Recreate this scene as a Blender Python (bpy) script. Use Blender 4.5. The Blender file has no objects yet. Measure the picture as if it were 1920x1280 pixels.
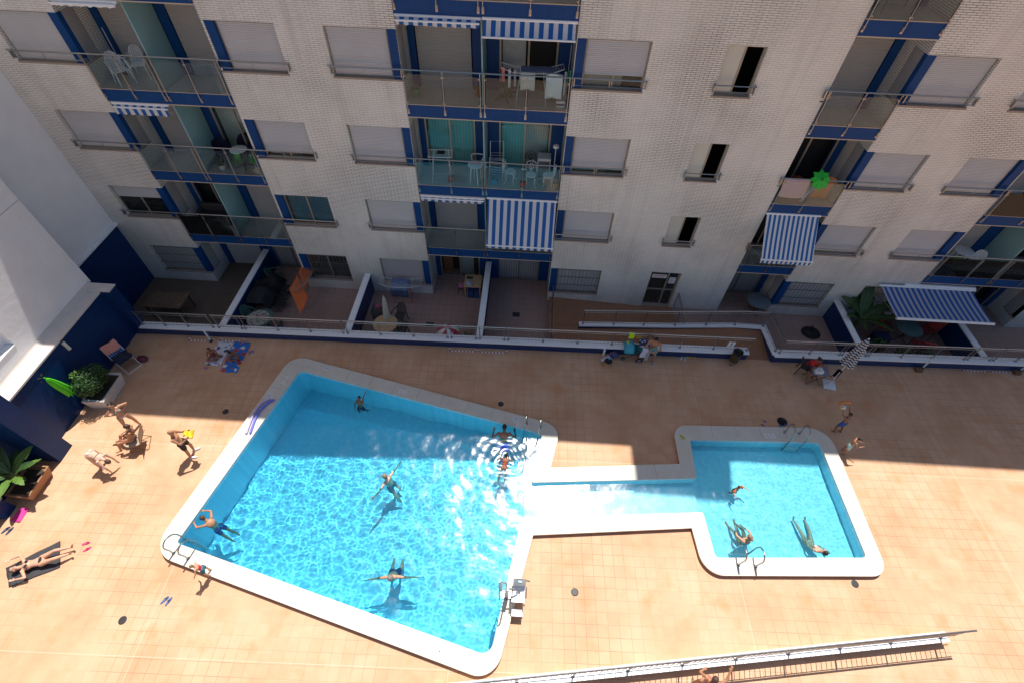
CAMROT=((0.998083,0.056955,0.024233),(-0.05941,0.771661,0.633253),(0.017367,-0.633478,0.773565))
EXPO=0.44; DOX=-.277; DOY=-.26; OJX=3.0; OJY=0; WSTEP=.025; WAMP=.0125; CLOSED=True
import bpy, bmesh, math, random
from mathutils import Vector, Matrix, noise
R=math.radians; PI=math.pi
random.seed(7)
sc=bpy.context.scene; C=sc.collection
# ---------------------------------------------------------------- materials
_M={}
def nmat(name):
    m=bpy.data.materials.new(name); m.use_nodes=True; nt=m.node_tree
    return m,nt,nt.nodes['Principled BSDF']
def mat(name,col,rough=.6,metal=0,var=.08,vs=6.,bump=0,bs=60.,spec=.5,alpha=1,coat=0):
    """plain procedural surface: base colour broken up by noise, optional fine bump"""
    if name in _M: return _M[name]
    m,nt,b=nmat(name); N=nt.nodes; L=nt.links
    b.inputs['Roughness'].default_value=rough; b.inputs['Metallic'].default_value=metal
    b.inputs['Specular IOR Level'].default_value=spec; b.inputs['Alpha'].default_value=alpha
    b.inputs['Coat Weight'].default_value=coat
    tc=N.new('ShaderNodeTexCoord'); nz=N.new('ShaderNodeTexNoise'); nz.inputs['Scale'].default_value=vs; nz.inputs['Detail'].default_value=4
    L.new(tc.outputs['Object'],nz.inputs['Vector'])
    mx=N.new('ShaderNodeMix'); mx.data_type='RGBA'
    mx.inputs['A'].default_value=[max(0,c*(1-var*2)) for c in col]+[1]; mx.inputs['B'].default_value=[min(1,c*(1+var*2)) for c in col]+[1]
    L.new(nz.outputs['Fac'],mx.inputs['Factor']); L.new(mx.outputs['Result'],b.inputs['Base Color'])
    if bump:
        n2=N.new('ShaderNodeTexNoise'); n2.inputs['Scale'].default_value=bs; n2.inputs['Detail'].default_value=3
        L.new(tc.outputs['Object'],n2.inputs['Vector']); bp=N.new('ShaderNodeBump'); bp.inputs['Strength'].default_value=bump; bp.inputs['Distance'].default_value=.02
        L.new(n2.outputs['Fac'],bp.inputs['Height']); L.new(bp.outputs['Normal'],b.inputs['Normal'])
    _M[name]=m; return m
def stripes(name,c1,c2,period,axis=0,duty=.5,rough=.8,ang=0,off=0.,trans=0):
    if name in _M: return _M[name]
    m,nt,b=nmat(name); N=nt.nodes; L=nt.links
    tc=N.new('ShaderNodeTexCoord'); mp=N.new('ShaderNodeMapping'); mp.inputs['Rotation'].default_value=(0,0,ang)
    L.new(tc.outputs['Object'],mp.inputs['Vector']); sx=N.new('ShaderNodeSeparateXYZ'); L.new(mp.outputs['Vector'],sx.inputs['Vector'])
    a=N.new('ShaderNodeMath'); a.operation='MULTIPLY_ADD'; a.inputs[1].default_value=1/period; a.inputs[2].default_value=100+off; L.new(sx.outputs[axis],a.inputs[0])
    f=N.new('ShaderNodeMath'); f.operation='FRACT'; L.new(a.outputs[0],f.inputs[0])
    g=N.new('ShaderNodeMath'); g.operation='GREATER_THAN'; g.inputs[1].default_value=duty; L.new(f.outputs[0],g.inputs[0])
    mx=N.new('ShaderNodeMix'); mx.data_type='RGBA'; mx.inputs['A'].default_value=list(c1)+[1]; mx.inputs['B'].default_value=list(c2)+[1]
    L.new(g.outputs[0],mx.inputs['Factor']); L.new(mx.outputs['Result'],b.inputs['Base Color']); b.inputs['Roughness'].default_value=rough
    if trans: b.inputs['Transmission Weight'].default_value=0
    _M[name]=m; return m
def tiles(name,cols,size,grout,gw=.02,axes='xy',ang=0,off=(0,0),rough=.5,row=None,shift=0,stain=0,streak=0,bump=.15,joints=None,gmix=(0,1),vs=.6,tvar=.10,spec=.5):
    """tile/brick surface. size=(w,h); cols two tile colours; joints=(period,offx,offy,width,colour) wide expansion joints; gmix = how strongly grout shows (patchy)"""
    if name in _M: return _M[name]
    m,nt,b=nmat(name); N=nt.nodes; L=nt.links
    tc=N.new('ShaderNodeTexCoord'); sx=N.new('ShaderNodeSeparateXYZ'); L.new(tc.outputs['Object'],sx.inputs['Vector'])
    cb=N.new('ShaderNodeCombineXYZ'); ax={'x':0,'y':1,'z':2}
    L.new(sx.outputs[ax[axes[0]]],cb.inputs[0]); L.new(sx.outputs[ax[axes[1]]],cb.inputs[1])
    mp=N.new('ShaderNodeMapping'); mp.inputs['Rotation'].default_value=(0,0,ang); mp.inputs['Location'].default_value=(off[0],off[1],0)
    L.new(cb.outputs[0],mp.inputs['Vector'])
    br=N.new('ShaderNodeTexBrick'); br.offset=shift; br.offset_frequency=2; br.inputs['Scale'].default_value=1
    br.inputs['Brick Width'].default_value=size[0]; br.inputs['Row Height'].default_value=size[1]; br.inputs['Mortar Size'].default_value=gw/2; br.inputs['Mortar Smooth'].default_value=.3
    br.inputs['Color1'].default_value=(0,0,0,1); br.inputs['Color2'].default_value=(1,1,1,1); br.inputs['Mortar'].default_value=(.5,.5,.5,1)
    L.new(mp.outputs[0],br.inputs['Vector'])
    nz=N.new('ShaderNodeTexNoise'); nz.inputs['Scale'].default_value=vs; nz.inputs['Detail'].default_value=5; nz.inputs['Roughness'].default_value=.6; L.new(mp.outputs[0],nz.inputs['Vector'])
    sb=N.new('ShaderNodeSeparateColor'); L.new(br.outputs['Color'],sb.inputs[0])
    ad=N.new('ShaderNodeMath'); ad.operation='MULTIPLY_ADD'; ad.inputs[1].default_value=tvar*3; L.new(sb.outputs[0],ad.inputs[0])
    ms=N.new('ShaderNodeMapRange'); ms.inputs['From Min'].default_value=.3; ms.inputs['From Max'].default_value=.7; ms.inputs['To Min'].default_value=-tvar*1.5; ms.inputs['To Max'].default_value=1-tvar*1.5; L.new(nz.outputs['Fac'],ms.inputs['Value']); L.new(ms.outputs[0],ad.inputs[2])
    cr=N.new('ShaderNodeValToRGB'); cr.color_ramp.elements[0].color=list(cols[0])+[1]; cr.color_ramp.elements[1].color=list(cols[-1])+[1]
    for i,c in enumerate(cols[1:-1]):
        e=cr.color_ramp.elements.new((i+1)/(len(cols)-1)); e.color=list(c)+[1]
    L.new(ad.outputs[0],cr.inputs['Fac']); col=cr.outputs['Color']
    def mixc(fac,a,bc,clamp=True):
        mx=N.new('ShaderNodeMix'); mx.data_type='RGBA'; L.new(fac,mx.inputs['Factor']); L.new(a,mx.inputs['A'])
        if isinstance(bc,(tuple,list)): mx.inputs['B'].default_value=list(bc)+[1]
        else: L.new(bc,mx.inputs['B'])
        return mx.outputs['Result']
    gp=N.new('ShaderNodeTexNoise'); gp.inputs['Scale'].default_value=.35; gp.inputs['Detail'].default_value=3; L.new(mp.outputs[0],gp.inputs['Vector'])
    gr=N.new('ShaderNodeMapRange'); gr.inputs['From Min'].default_value=.42; gr.inputs['From Max'].default_value=.62; gr.inputs['To Min'].default_value=gmix[0]; gr.inputs['To Max'].default_value=gmix[1]; L.new(gp.outputs['Fac'],gr.inputs['Value'])
    gf=N.new('ShaderNodeMath'); gf.operation='MULTIPLY'; L.new(br.outputs['Fac'],gf.inputs[0]); L.new(gr.outputs[0],gf.inputs[1])
    col=mixc(gf.outputs[0],col,grout)
    if stain:
        s1=N.new('ShaderNodeTexNoise'); s1.inputs['Scale'].default_value=1.3; s1.inputs['Detail'].default_value=6; L.new(mp.outputs[0],s1.inputs['Vector'])
        s2=N.new('ShaderNodeMapRange'); s2.inputs['From Min'].default_value=.56; s2.inputs['From Max'].default_value=.72; s2.inputs['To Max'].default_value=stain; L.new(s1.outputs['Fac'],s2.inputs['Value'])
        col=mixc(s2.outputs[0],col,(cols[0][0]*1.05,cols[0][1]*.8,cols[0][2]*.5))
    if streak:
        m3=N.new('ShaderNodeMapping'); m3.inputs['Scale'].default_value=(2.6,.16,1); L.new(mp.outputs[0],m3.inputs[0]); s5=N.new('ShaderNodeTexNoise'); s5.inputs['Scale'].default_value=1; s5.inputs['Detail'].default_value=7; s5.inputs['Roughness'].default_value=.65; L.new(m3.outputs[0],s5.inputs['Vector'])
        s6=N.new('ShaderNodeMapRange'); s6.inputs['From Min'].default_value=.50; s6.inputs['From Max'].default_value=.74; s6.inputs['To Max'].default_value=streak; L.new(s5.outputs['Fac'],s6.inputs['Value'])
        col=mixc(s6.outputs[0],col,(.30,.27,.23))
    if joints:
        (px,py,ox,oy,w,jc)=joints; s3=N.new('ShaderNodeSeparateXYZ'); L.new(mp.outputs[0],s3.inputs[0]); outs=[]
        for k,(p,o) in enumerate(((px,ox),(py,oy))):
            a=N.new('ShaderNodeMath'); a.operation='ADD'; a.inputs[1].default_value=50*p-o; L.new(s3.outputs[k],a.inputs[0])
            q=N.new('ShaderNodeMath'); q.operation='MODULO'; q.inputs[1].default_value=p; L.new(a.outputs[0],q.inputs[0])
            l=N.new('ShaderNodeMath'); l.operation='LESS_THAN'; l.inputs[1].default_value=w; L.new(q.outputs[0],l.inputs[0]); outs.append(l.outputs[0])
        mxx=N.new('ShaderNodeMath'); mxx.operation='MAXIMUM'; L.new(outs[0],mxx.inputs[0]); L.new(outs[1],mxx.inputs[1])
        hf=N.new('ShaderNodeMath'); hf.operation='MULTIPLY'; hf.inputs[1].default_value=.7; L.new(mxx.outputs[0],hf.inputs[0])
        col=mixc(hf.outputs[0],col,jc)
    L.new(col,b.inputs['Base Color']); b.inputs['Roughness'].default_value=rough; b.inputs['Specular IOR Level'].default_value=spec
    if bump:
        bp=N.new('ShaderNodeBump'); bp.invert=True; bp.inputs['Strength'].default_value=bump; bp.inputs['Distance'].default_value=.01
        L.new(br.outputs['Fac'],bp.inputs['Height']); L.new(bp.outputs['Normal'],b.inputs['Normal'])
    _M[name]=m; return m
def glass(name,tint=(.8,.9,.9),clear=.75,rough=.03,df=.35):
    """thin pane: part tinted see-through, part mirror by viewing angle"""
    if name in _M: return _M[name]
    m,nt,b=nmat(name); N=nt.nodes; L=nt.links; N.remove(b); out=N['Material Output']
    t=N.new('ShaderNodeBsdfTransparent'); t.inputs[0].default_value=list(tint)+[1]
    g=N.new('ShaderNodeBsdfGlossy'); g.inputs['Roughness'].default_value=rough; d=N.new('ShaderNodeBsdfDiffuse'); d.inputs[0].default_value=[c*df for c in tint]+[1]
    m1=N.new('ShaderNodeMixShader'); m1.inputs[0].default_value=1-clear; L.new(t.outputs[0],m1.inputs[1]); L.new(d.outputs[0],m1.inputs[2])
    lw=N.new('ShaderNodeFresnel'); lw.inputs[0].default_value=1.33; m2=N.new('ShaderNodeMixShader'); L.new(lw.outputs[0],m2.inputs[0]); L.new(m1.outputs[0],m2.inputs[1]); L.new(g.outputs[0],m2.inputs[2])
    L.new(m2.outputs[0],out.inputs[0]); _M[name]=m; return m
# ---------------------------------------------------------------- mesh buffer
class MB:
    def __init__(s): s.v=[]; s.f=[]
    def add(s,vs,fs):
        n=len(s.v); s.v+= [tuple(v) for v in vs]; s.f+=[tuple(i+n for i in f) for f in fs]; return s
    def box(s,x0,x1,y0,y1,z0,z1):
        return s.add([(x0,y0,z0),(x1,y0,z0),(x1,y1,z0),(x0,y1,z0),(x0,y0,z1),(x1,y0,z1),(x1,y1,z1),(x0,y1,z1)],
          [(3,2,1,0),(4,5,6,7),(0,1,5,4),(1,2,6,5),(2,3,7,6),(3,0,4,7)])
    def bbox(s,x0,x1,y0,y1,z0,z1,c=.01):
        """box with chamfered edges"""
        bm=bmesh.new(); bmesh.ops.create_cube(bm,size=1)
        for v in bm.verts: v.co=Vector(((x0+x1)/2+v.co.x*(x1-x0),(y0+y1)/2+v.co.y*(y1-y0),(z0+z1)/2+v.co.z*(z1-z0)))
        bmesh.ops.bevel(bm,geom=bm.edges[:],offset=c,segments=2,affect='EDGES',profile=.5)
        bm.verts.index_update(); s.add([v.co[:] for v in bm.verts],[[v.index for v in f.verts] for f in bm.faces]); bm.free(); return s
    def quad(s,a,b,c,d): return s.add([a,b,c,d],[(0,1,2,3)])
    def tube(s,pts,r,n=8,cap=True,closed=False):
        pts=[Vector(p) for p in pts]; m=len(pts); rs=r if isinstance(r,(list,tuple)) else [r]*m
        vs=[];fs=[]; up=None
        for i,p in enumerate(pts):
            if closed: t=(pts[(i+1)%m]-pts[i-1])
            else: t=(pts[min(i+1,m-1)]-pts[max(i-1,0)])
            if t.length<1e-9: t=Vector((0,0,1))
            t.normalize()
            if up is None:
                up=Vector((0,0,1)) if abs(t.z)<.9 else Vector((1,0,0))
            a=t.cross(up)
            if a.length<1e-6: a=t.orthogonal()
            a.normalize(); b=a.cross(t); up=b
            for k in range(n):
                q=2*PI*k/n; vs.append(p+(a*math.cos(q)+b*math.sin(q))*rs[i])
        seg=m if closed else m-1
        for i in range(seg):
            j=(i+1)%m
            for k in range(n):
                l=(k+1)%n; fs.append((i*n+k,i*n+l,j*n+l,j*n+k))
        if cap and not closed: fs.append(tuple(range(n))[::-1]); fs.append(tuple((m-1)*n+k for k in range(n)))
        return s.add(vs,fs)
    def lathe(s,prof,c=(0,0,0),n=24,axis='z'):
        vs=[];fs=[]
        for (r,z) in prof:
            for k in range(n):
                q=2*PI*k/n; p=(r*math.cos(q),r*math.sin(q),z)
                if axis=='x': p=(z,r*math.cos(q),r*math.sin(q))
                if axis=='y': p=(r*math.cos(q),z,r*math.sin(q))
                vs.append((p[0]+c[0],p[1]+c[1],p[2]+c[2]))
        for i in range(len(prof)-1):
            for k in range(n):
                l=(k+1)%n; fs.append((i*n+k,i*n+l,(i+1)*n+l,(i+1)*n+k))
        fs.append(tuple(range(n))[::-1]); fs.append(tuple((len(prof)-1)*n+k for k in range(n)))
        return s.add(vs,fs)
    def prism(s,poly,z0,z1):
        n=len(poly); return s.add([(x,y,z0) for x,y in poly]+[(x,y,z1) for x,y in poly],[tuple(range(n))[::-1],tuple(range(n,2*n))]+[(i,(i+1)%n,(i+1)%n+n,i+n) for i in range(n)])
    def ell(s,c,r,n=14,m=9,rot=None):
        vs=[];fs=[]
        for i in range(m+1):
            t=PI*i/m
            for k in range(n):
                q=2*PI*k/n; p=Vector((r[0]*math.sin(t)*math.cos(q),r[1]*math.sin(t)*math.sin(q),r[2]*math.cos(t)))
                if rot is not None: p=rot@p
                vs.append((p.x+c[0],p.y+c[1],p.z+c[2]))
        for i in range(m):
            for k in range(n):
                l=(k+1)%n; fs.append((i*n+k,(i+1)*n+k,(i+1)*n+l,i*n+l))
        return s.add(vs,fs)
    def sheet(s,fn,nu,nv,th=0):
        """surface fn(u,v)->point; th gives real thickness along -normal(z)"""
        vs=[fn(i/nu,j/nv) for j in range(nv+1) for i in range(nu+1)]; w=nu+1
        fs=[(j*w+i,j*w+i+1,(j+1)*w+i+1,(j+1)*w+i) for j in range(nv) for i in range(nu)]
        s.add(vs,fs)
        if th:
            s.add([(v[0],v[1],v[2]-th) for v in vs],[f[::-1] for f in fs])
            b=[i for i in range(w)]+[j*w+nu for j in range(1,nv+1)]+[nv*w+i for i in range(nu-1,-1,-1)]+[j*w for j in range(nv-1,0,-1)]
            n=len(s.v)-2*len(vs)
            for i in range(len(b)):
                a=b[i];c=b[(i+1)%len(b)]; s.f.append((n+a,n+a+len(vs),n+c+len(vs),n+c))
        return s
    def build(s,name,m,parent=None,local=False,smooth=False):
        me=bpy.data.meshes.new(name); vs=s.v
        if parent is not None and not local:
            iv=wm(parent).inverted(); vs=[iv@Vector(v) for v in vs]
        me.from_pydata(vs,[],s.f); bm=bmesh.new(); bm.from_mesh(me)
        if smooth: bmesh.ops.remove_doubles(bm,verts=bm.verts,dist=1e-5)
        bmesh.ops.recalc_face_normals(bm,faces=bm.faces); bm.to_mesh(me); bm.free()
        if m is not None: me.materials.append(m)
        if smooth: 
            for p in me.polygons: p.use_smooth=True
            if smooth!=2: me.set_sharp_from_angle(angle=R(40))
        o=bpy.data.objects.new(name,me); C.objects.link(o)
        if parent is not None: o.parent=parent
        return o
def wm(o):
    m=Matrix.LocRotScale(o.location,o.rotation_euler,o.scale)
    return wm(o.parent)@m if o.parent else m
def tag(o,label=None,cat=None,group=None,kind=None):
    if label: o['label']=label
    if cat: o['category']=cat
    if group: o['group']=group
    if kind: o['kind']=kind
    return o
def thing(name,label,cat,loc=(0,0,0),rz=0,group=None):
    o=bpy.data.objects.new(name,None); C.objects.link(o); o.location=loc; o.rotation_euler=(0,0,rz); o.empty_display_size=.2
    return tag(o,label,cat,group)
def copytree(o,parent=None):
    c=o.copy(); C.objects.link(c); c.parent=parent
    for ch in list(o.children): copytree(ch,c)
    return c
def struct(name,mb,m,smooth=False): return tag(mb.build(name,m,smooth=smooth),kind='structure')
def rnd(a,b): return random.uniform(a,b)
def inpoly(x,y,P):
    c=False; n=len(P); j=n-1
    for i in range(n):
        if (P[i][1]>y)!=(P[j][1]>y) and x<(P[j][0]-P[i][0])*(y-P[i][1])/(P[j][1]-P[i][1])+P[i][0]: c=not c
        j=i
    return c
def offset(P,d):
    """move each vertex of a counter-clockwise polygon outwards by d"""
    n=len(P); out=[]
    for i in range(n):
        a=Vector(P[i-1]);b=Vector(P[i]);c=Vector(P[(i+1)%n]); e1=(b-a).normalized(); e2=(c-b).normalized()
        n1=Vector((e1.y,-e1.x)); n2=Vector((e2.y,-e2.x)); k=(n1+n2); k/=max(.4,1+n1.dot(n2)); q=b+k*d; out.append((q.x,q.y))
    return out
def rounded(P):
    """P: list of (x,y,r) -> polyline with filleted corners"""
    out=[]; n=len(P)
    for i in range(n):
        a=Vector(P[i-1][:2]);b=Vector(P[i][:2]);c=Vector(P[(i+1)%n][:2]); r=P[i][2]
        if r<=0: out.append(tuple(b)); continue
        u=(a-b).normalized(); v=(c-b).normalized(); ang=u.angle(v); t=min(r/math.tan(ang/2),(a-b).length*.49,(c-b).length*.49); rr=t*math.tan(ang/2)
        o=b+(u+v).normalized()*(rr/math.sin(ang/2)); p1=b+u*t; p2=b+v*t; a1=math.atan2(p1.y-o.y,p1.x-o.x); a2=math.atan2(p2.y-o.y,p2.x-o.x)
        da=(a2-a1+PI)%(2*PI)-PI; m=max(3,int(abs(da)/R(9)))
        out+=[(o.x+rr*math.cos(a1+da*k/m),o.y+rr*math.sin(a1+da*k/m)) for k in range(m+1)]
    return out
# ---------------------------------------------------------------- camera, sun, sky
cam=bpy.data.cameras.new('camera'); co=bpy.data.objects.new('camera',cam); C.objects.link(co); sc.camera=co
cam.sensor_width=36; cam.lens=913.6762/1920*36; cam.clip_end=500
CR=Matrix(CAMROT)          # rows: camera x, y, z axes in the world
co.matrix_world=Matrix.Translation((13.9802,-15.4916,15.2314))@CR.transposed().to_4x4()
sunv=Vector((-.08,-.45,-1)).normalized()      # direction the light travels
sl=bpy.data.lights.new('sun','SUN'); sl.energy=5; sl.angle=R(.53); sl.color=(1,.955,.89)
so=bpy.data.objects.new('sun',sl); C.objects.link(so); so.rotation_euler=sunv.to_track_quat('-Z','Y').to_euler()
w=bpy.data.worlds.new('World'); sc.world=w; w.use_nodes=True; wt=w.node_tree
sky=wt.nodes.new('ShaderNodeTexSky'); sky.sky_type='NISHITA'; sky.sun_disc=False; sky.sun_elevation=math.asin(-sunv.z)
sky.sun_rotation=math.atan2(-sunv.x,-sunv.y); sky.dust_density=1.2; sky.ozone_density=1.5
wt.links.new(sky.outputs[0],wt.nodes['Background'].inputs[0]); wt.nodes['Background'].inputs[1].default_value=.082
sc.view_settings.view_transform='Standard'; sc.view_settings.look='None'; sc.view_settings.exposure=EXPO; sc.view_settings.gamma=1
sc.cycles.max_bounces=8; sc.cycles.transparent_max_bounces=24; sc.cycles.transmission_bounces=8; sc.cycles.sample_clamp_indirect=6; sc.cycles.use_denoising=True
sc.render.engine='CYCLES'
# ---------------------------------------------------------------- palette
M_deck=tiles('deck_tiles',((.50,.285,.165),(.575,.345,.21),(.63,.40,.26)),(.307,.307),(.20,.11,.06),gw=.010,ang=-.0231,off=(DOX,DOY),rough=.62,stain=.5,
   joints=(8.2,6,3.8,3.3,.014,(.62,.50,.38)),gmix=(.14,.85),bump=.12,spec=.2,tvar=.07)
M_terr=tiles('terrace_tiles',((.33,.215,.175),(.39,.26,.215)),(.32,.32),(.15,.09,.07),gw=.012,rough=.6,gmix=(.5,1),bump=.15,spec=.35)
M_ramp=tiles('ramp_tiles',((.30,.145,.075),(.36,.18,.10)),(.15,.15),(.2,.1,.06),gw=.006,rough=.7,gmix=(.2,.6),bump=.1,spec=.3)
M_brick=tiles('white_brick',((.70,.68,.63),(.75,.73,.68),(.80,.78,.73)),(.262,.0565),(.045,.045,.047),gw=.015,axes='xz',shift=.5,rough=.38,gmix=(.35,1),bump=.3,vs=.5,tvar=.16,streak=.32)
M_bricky=tiles('white_brick_side',((.70,.68,.63),(.75,.73,.68),(.80,.78,.73)),(.262,.0565),(.045,.045,.047),gw=.015,axes='yz',shift=.5,rough=.38,gmix=(.55,1),bump=.3,vs=.5,tvar=.12)
M_blue=tiles('blue_tiles',((.010,.040,.17),(.014,.052,.21)),(.33,.33),(.03,.06,.16),gw=.006,axes='xz',rough=.25,bump=.2,gmix=(.5,.9))
M_bluey=tiles('blue_tiles_side',((.010,.040,.17),(.014,.052,.21)),(.33,.33),(.03,.06,.16),gw=.006,axes='yz',rough=.25,bump=.2,gmix=(.5,.9))
M_navy=tiles('navy_tiles',((.004,.026,.105),(.006,.034,.125)),(.33,.33),(.03,.045,.12),gw=.008,axes='yz',rough=.35,bump=.2,gmix=(.5,.9),spec=.22)
M_navyx=tiles('navy_tiles_front',((.005,.028,.11),(.007,.036,.13)),(.33,.33),(.03,.045,.12),gw=.008,axes='xz',rough=.28,bump=.2,gmix=(.5,.9))
M_white=mat('white_paint',(.84,.85,.86),.45,var=.03,vs=3,bump=.05,bs=30)
M_coping=tiles('pool_coping_stone',((.58,.54,.46),(.65,.615,.54)),(.97,50),(.5,.46,.38),gw=.01,rough=.6,bump=.15,gmix=(.5,.9),vs=2.5,stain=.25)
M_stucco=mat('white_stucco',(.84,.84,.85),.8,var=.05,vs=1.2,bump=.35,bs=5)
M_steel=mat('brushed_steel',(.36,.36,.36),.34,metal=1,var=.06,vs=20)
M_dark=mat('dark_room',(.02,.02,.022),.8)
M_conc=mat('slab_underside',(.42,.41,.40),.8,bump=.1)
M_riser=tiles('riser_tiles',((.46,.21,.10),(.52,.26,.13)),(.33,.5),(.18,.09,.05),gw=.01,axes='xz',rough=.6,gmix=(.5,1))
M_mosaic=tiles('pool_mosaic',((.36,.69,.84),(.44,.77,.89),(.54,.84,.92)),(.05,.05),(.55,.72,.78),gw=.006,rough=.35,gmix=(.4,.8),bump=.05,vs=6)
# ---------------------------------------------------------------- pool outlines (counter-clockwise)
OUT=rounded([(3.575,-11.85,.75),(13.83,-14.37,.62),(14.71,-10.63,0),(19.58,-10.10,0),(19.72,-11.45,.62),(25.15,-11.13,.5),(25.07,-6.24,.72),(19.53,-6.51,.5),(19.55,-7.98,0),(15.23,-8.41,0),(15.58,-6.83,.6),(5.235,-4.455,.6)])
INN=rounded([(4.22,-11.53,.08),(13.68,-13.80,.3),(14.33,-10.13,.08),(20.02,-9.58,.06),(20.14,-10.93,.12),(24.68,-10.64,.12),(24.58,-6.84,.12),(20.05,-7.05,.1),(20.03,-8.46,.06),(14.61,-8.97,.06),(14.93,-7.17,.15),(5.74,-5.13,.2)])
ZC=.15; WZ=.01
def tri(polys):
    """triangulate outer ring with hole(s): returns verts, faces"""
    from mathutils.geometry import tessellate_polygon
    vs=[p for P in polys for p in P]
    return vs,[tuple(t) for t in tessellate_polygon([[Vector((x,y,0)) for x,y in P] for P in polys])]
DECK=[(-60,-60),(80,-60),(80,-1.5),(23.93,-3.2),(22.9,-3.2),(-1.1,-3.66),(-60,-3.7)]
vs,fs=tri([DECK,offset(OUT,-.02)]); struct('deck',MB().add([(x,y,0) for x,y in vs],fs),M_deck)
vs,fs=tri([OUT,INN]); n=len(vs); a=MB().add([(x,y,ZC) for x,y in vs],fs)
for P in (OUT,INN):
    for i in range(len(P)): p=P[i];q=P[(i+1)%len(P)]; a.quad((*p,ZC),(*q,ZC),(*q,ZC-.045),(*p,ZC-.045))
Q1=offset(OUT,-.012)
for i in range(len(OUT)): p=OUT[i];q=OUT[(i+1)%len(OUT)]; p1=Q1[i];q1=Q1[(i+1)%len(OUT)]; a.quad((*p,ZC-.045),(*q,ZC-.045),(*q1,ZC-.045),(*p1,ZC-.045))
struct('pool_coping',a,M_coping)
a=MB()
for i in range(len(OUT)):
    p=Vector(OUT[i]);q=Vector(OUT[(i+1)%len(OUT)]); Le=(q-p).length
    if Le<1.2: continue
    d=(q-p)/Le; nn=Vector((-d.y,d.x)); k=int(Le/1.02)
    for j in range(1,k+1):
        c=p+d*(Le*j/(k+1)); w=d*.006; e=c+nn*.44
        a.quad((*(c-w),ZC+.0025),(*(c+w),ZC+.0025),(*(e+w),ZC+.0025),(*(e-w),ZC+.0025))
struct('coping_joints',a,mat('joint_mortar',(.34,.31,.26),.8))
a=MB()
for i in range(len(Q1)): p=Q1[i];q=Q1[(i+1)%len(Q1)]; a.quad((*p,ZC-.045),(*q,ZC-.045),(*q,-.01),(*p,-.01))
struct('pool_riser',a,M_riser)
# basin: walls + sloping floors
BIG=[p for p in INN if p[0]<15.2 and not (p[0]>14.0 and False)]
def depth(x,y):
    if x<14.62: t=min(1,max(0,(x-4)/10.6)); return 2.0-.75*t
    if x<20.44: return .30
    return .52
a=MB(); W2=offset(INN,.004)
for i in range(len(W2)):
    p=W2[i];q=W2[(i+1)%len(W2)]; a.quad((*p,ZC-.05),(*q,ZC-.05),(*q,-2.2),(*p,-2.2))
a.quad((14.33,-10.13,WZ-.38),(14.61,-8.97,WZ-.38),(14.61,-8.97,-2.2),(14.33,-10.13,-2.2))
a.quad((20.02,-9.58,WZ-.38),(20.03,-8.46,WZ-.38),(20.03,-8.46,-.6),(20.02,-9.58,-.6))
a.quad((3.9,-14.2,WZ-2.0),(3.9,-4.7,WZ-2.0),(9,-4.7,WZ-1.62),(9,-14.2,WZ-1.62)); a.quad((9,-14.2,WZ-1.62),(9,-4.7,WZ-1.62),(15.1,-4.7,WZ-1.22),(15.1,-14.2,WZ-1.22))
a.quad((14.33,-10.13,WZ-.38),(14.61,-8.97,WZ-.38),(20.03,-8.46,WZ-.38),(20.02,-9.58,WZ-.38))
a.quad((19.9,-11.1,WZ-.53),(19.9,-6.7,WZ-.50),(24.9,-6.7,WZ-.50),(24.9,-11.1,WZ-.53))
struct('pool_basin',a,M_mosaic)
# water: one closed body with a rippled top
SWIM=[(4.68,-10.79,1.),(8.29,-6.25,1.),(13.60,-7.15,1.),(13.74,-8.2,1.5),(9.86,-9.11,.8),(10.69,-12.1,.8),(21.32,-8.72,.7),(21.24,-10.2,.5)]
def ripple(x,y):
    h=0
    for (sx_,sy_,a_) in SWIM:       # rings spreading from every bather
        r_=math.hypot(x-sx_,y-sy_)
        if r_<2.2: h+=a_*.42*math.sin(21*r_+1.5*math.sin(3*math.atan2(y-sy_,x-sx_)))*math.exp(-1.5*r_)
    for (s,amp,ox) in ((1.3,.95,0),(3.4,.36,9),(9.5,.085,3),(17,.018,7)):
        h+=amp*(noise.noise(Vector((x*s+ox,y*s*1.15,ox*.7)))*2)
    return h
st=WSTEP; pool=offset(INN,.06); x0,x1,y0,y1=4.0,24.9,-14.1,-4.9
nx=int((x1-x0)/st); ny=int((y1-y0)/st); idx={}; vs=[]; fs=[]
def vid(i,j):
    k=(i,j)
    if k not in idx:
        x=x0+i*st; y=y0+j*st; A=WAMP if x<14.4 else (WAMP*.5 if x<20.0 else WAMP*.95)
        idx[k]=len(vs); vs.append((x,y,WZ+A*ripple(x,y)))
    return idx[k]
used=set()
for i in range(nx):
    for j in range(ny):
        if inpoly(x0+(i+.5)*st,y0+(j+.5)*st,pool): used.add((i,j)); fs.append((vid(i,j),vid(i+1,j),vid(i+1,j+1),vid(i,j+1)))
cnt={}
for (i,j) in used:
    for e in (((i,j),(i+1,j)),((i+1,j),(i+1,j+1)),((i+1,j+1),(i,j+1)),((i,j+1),(i,j))):
        k=tuple(sorted(e)); cnt[k]=cnt.get(k,0)+1
bot={}
def bid(k):
    if k not in bot: bot[k]=len(vs); vs.append((x0+k[0]*st,y0+k[1]*st,-2.6))
    return bot[k]
ring=[k for k,c in cnt.items() if c==1]
if 0:
    pass
a=MB().add(vs,fs)
wo=struct('water',a,None); 
for p in wo.data.polygons: p.use_smooth=True
M_water,nt,b=nmat('pool_water'); N=nt.nodes; L=nt.links; N.remove(b)
g=N.new('ShaderNodeBsdfRefraction'); g.inputs['IOR'].default_value=1.33; g.inputs['Roughness'].default_value=0
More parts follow.
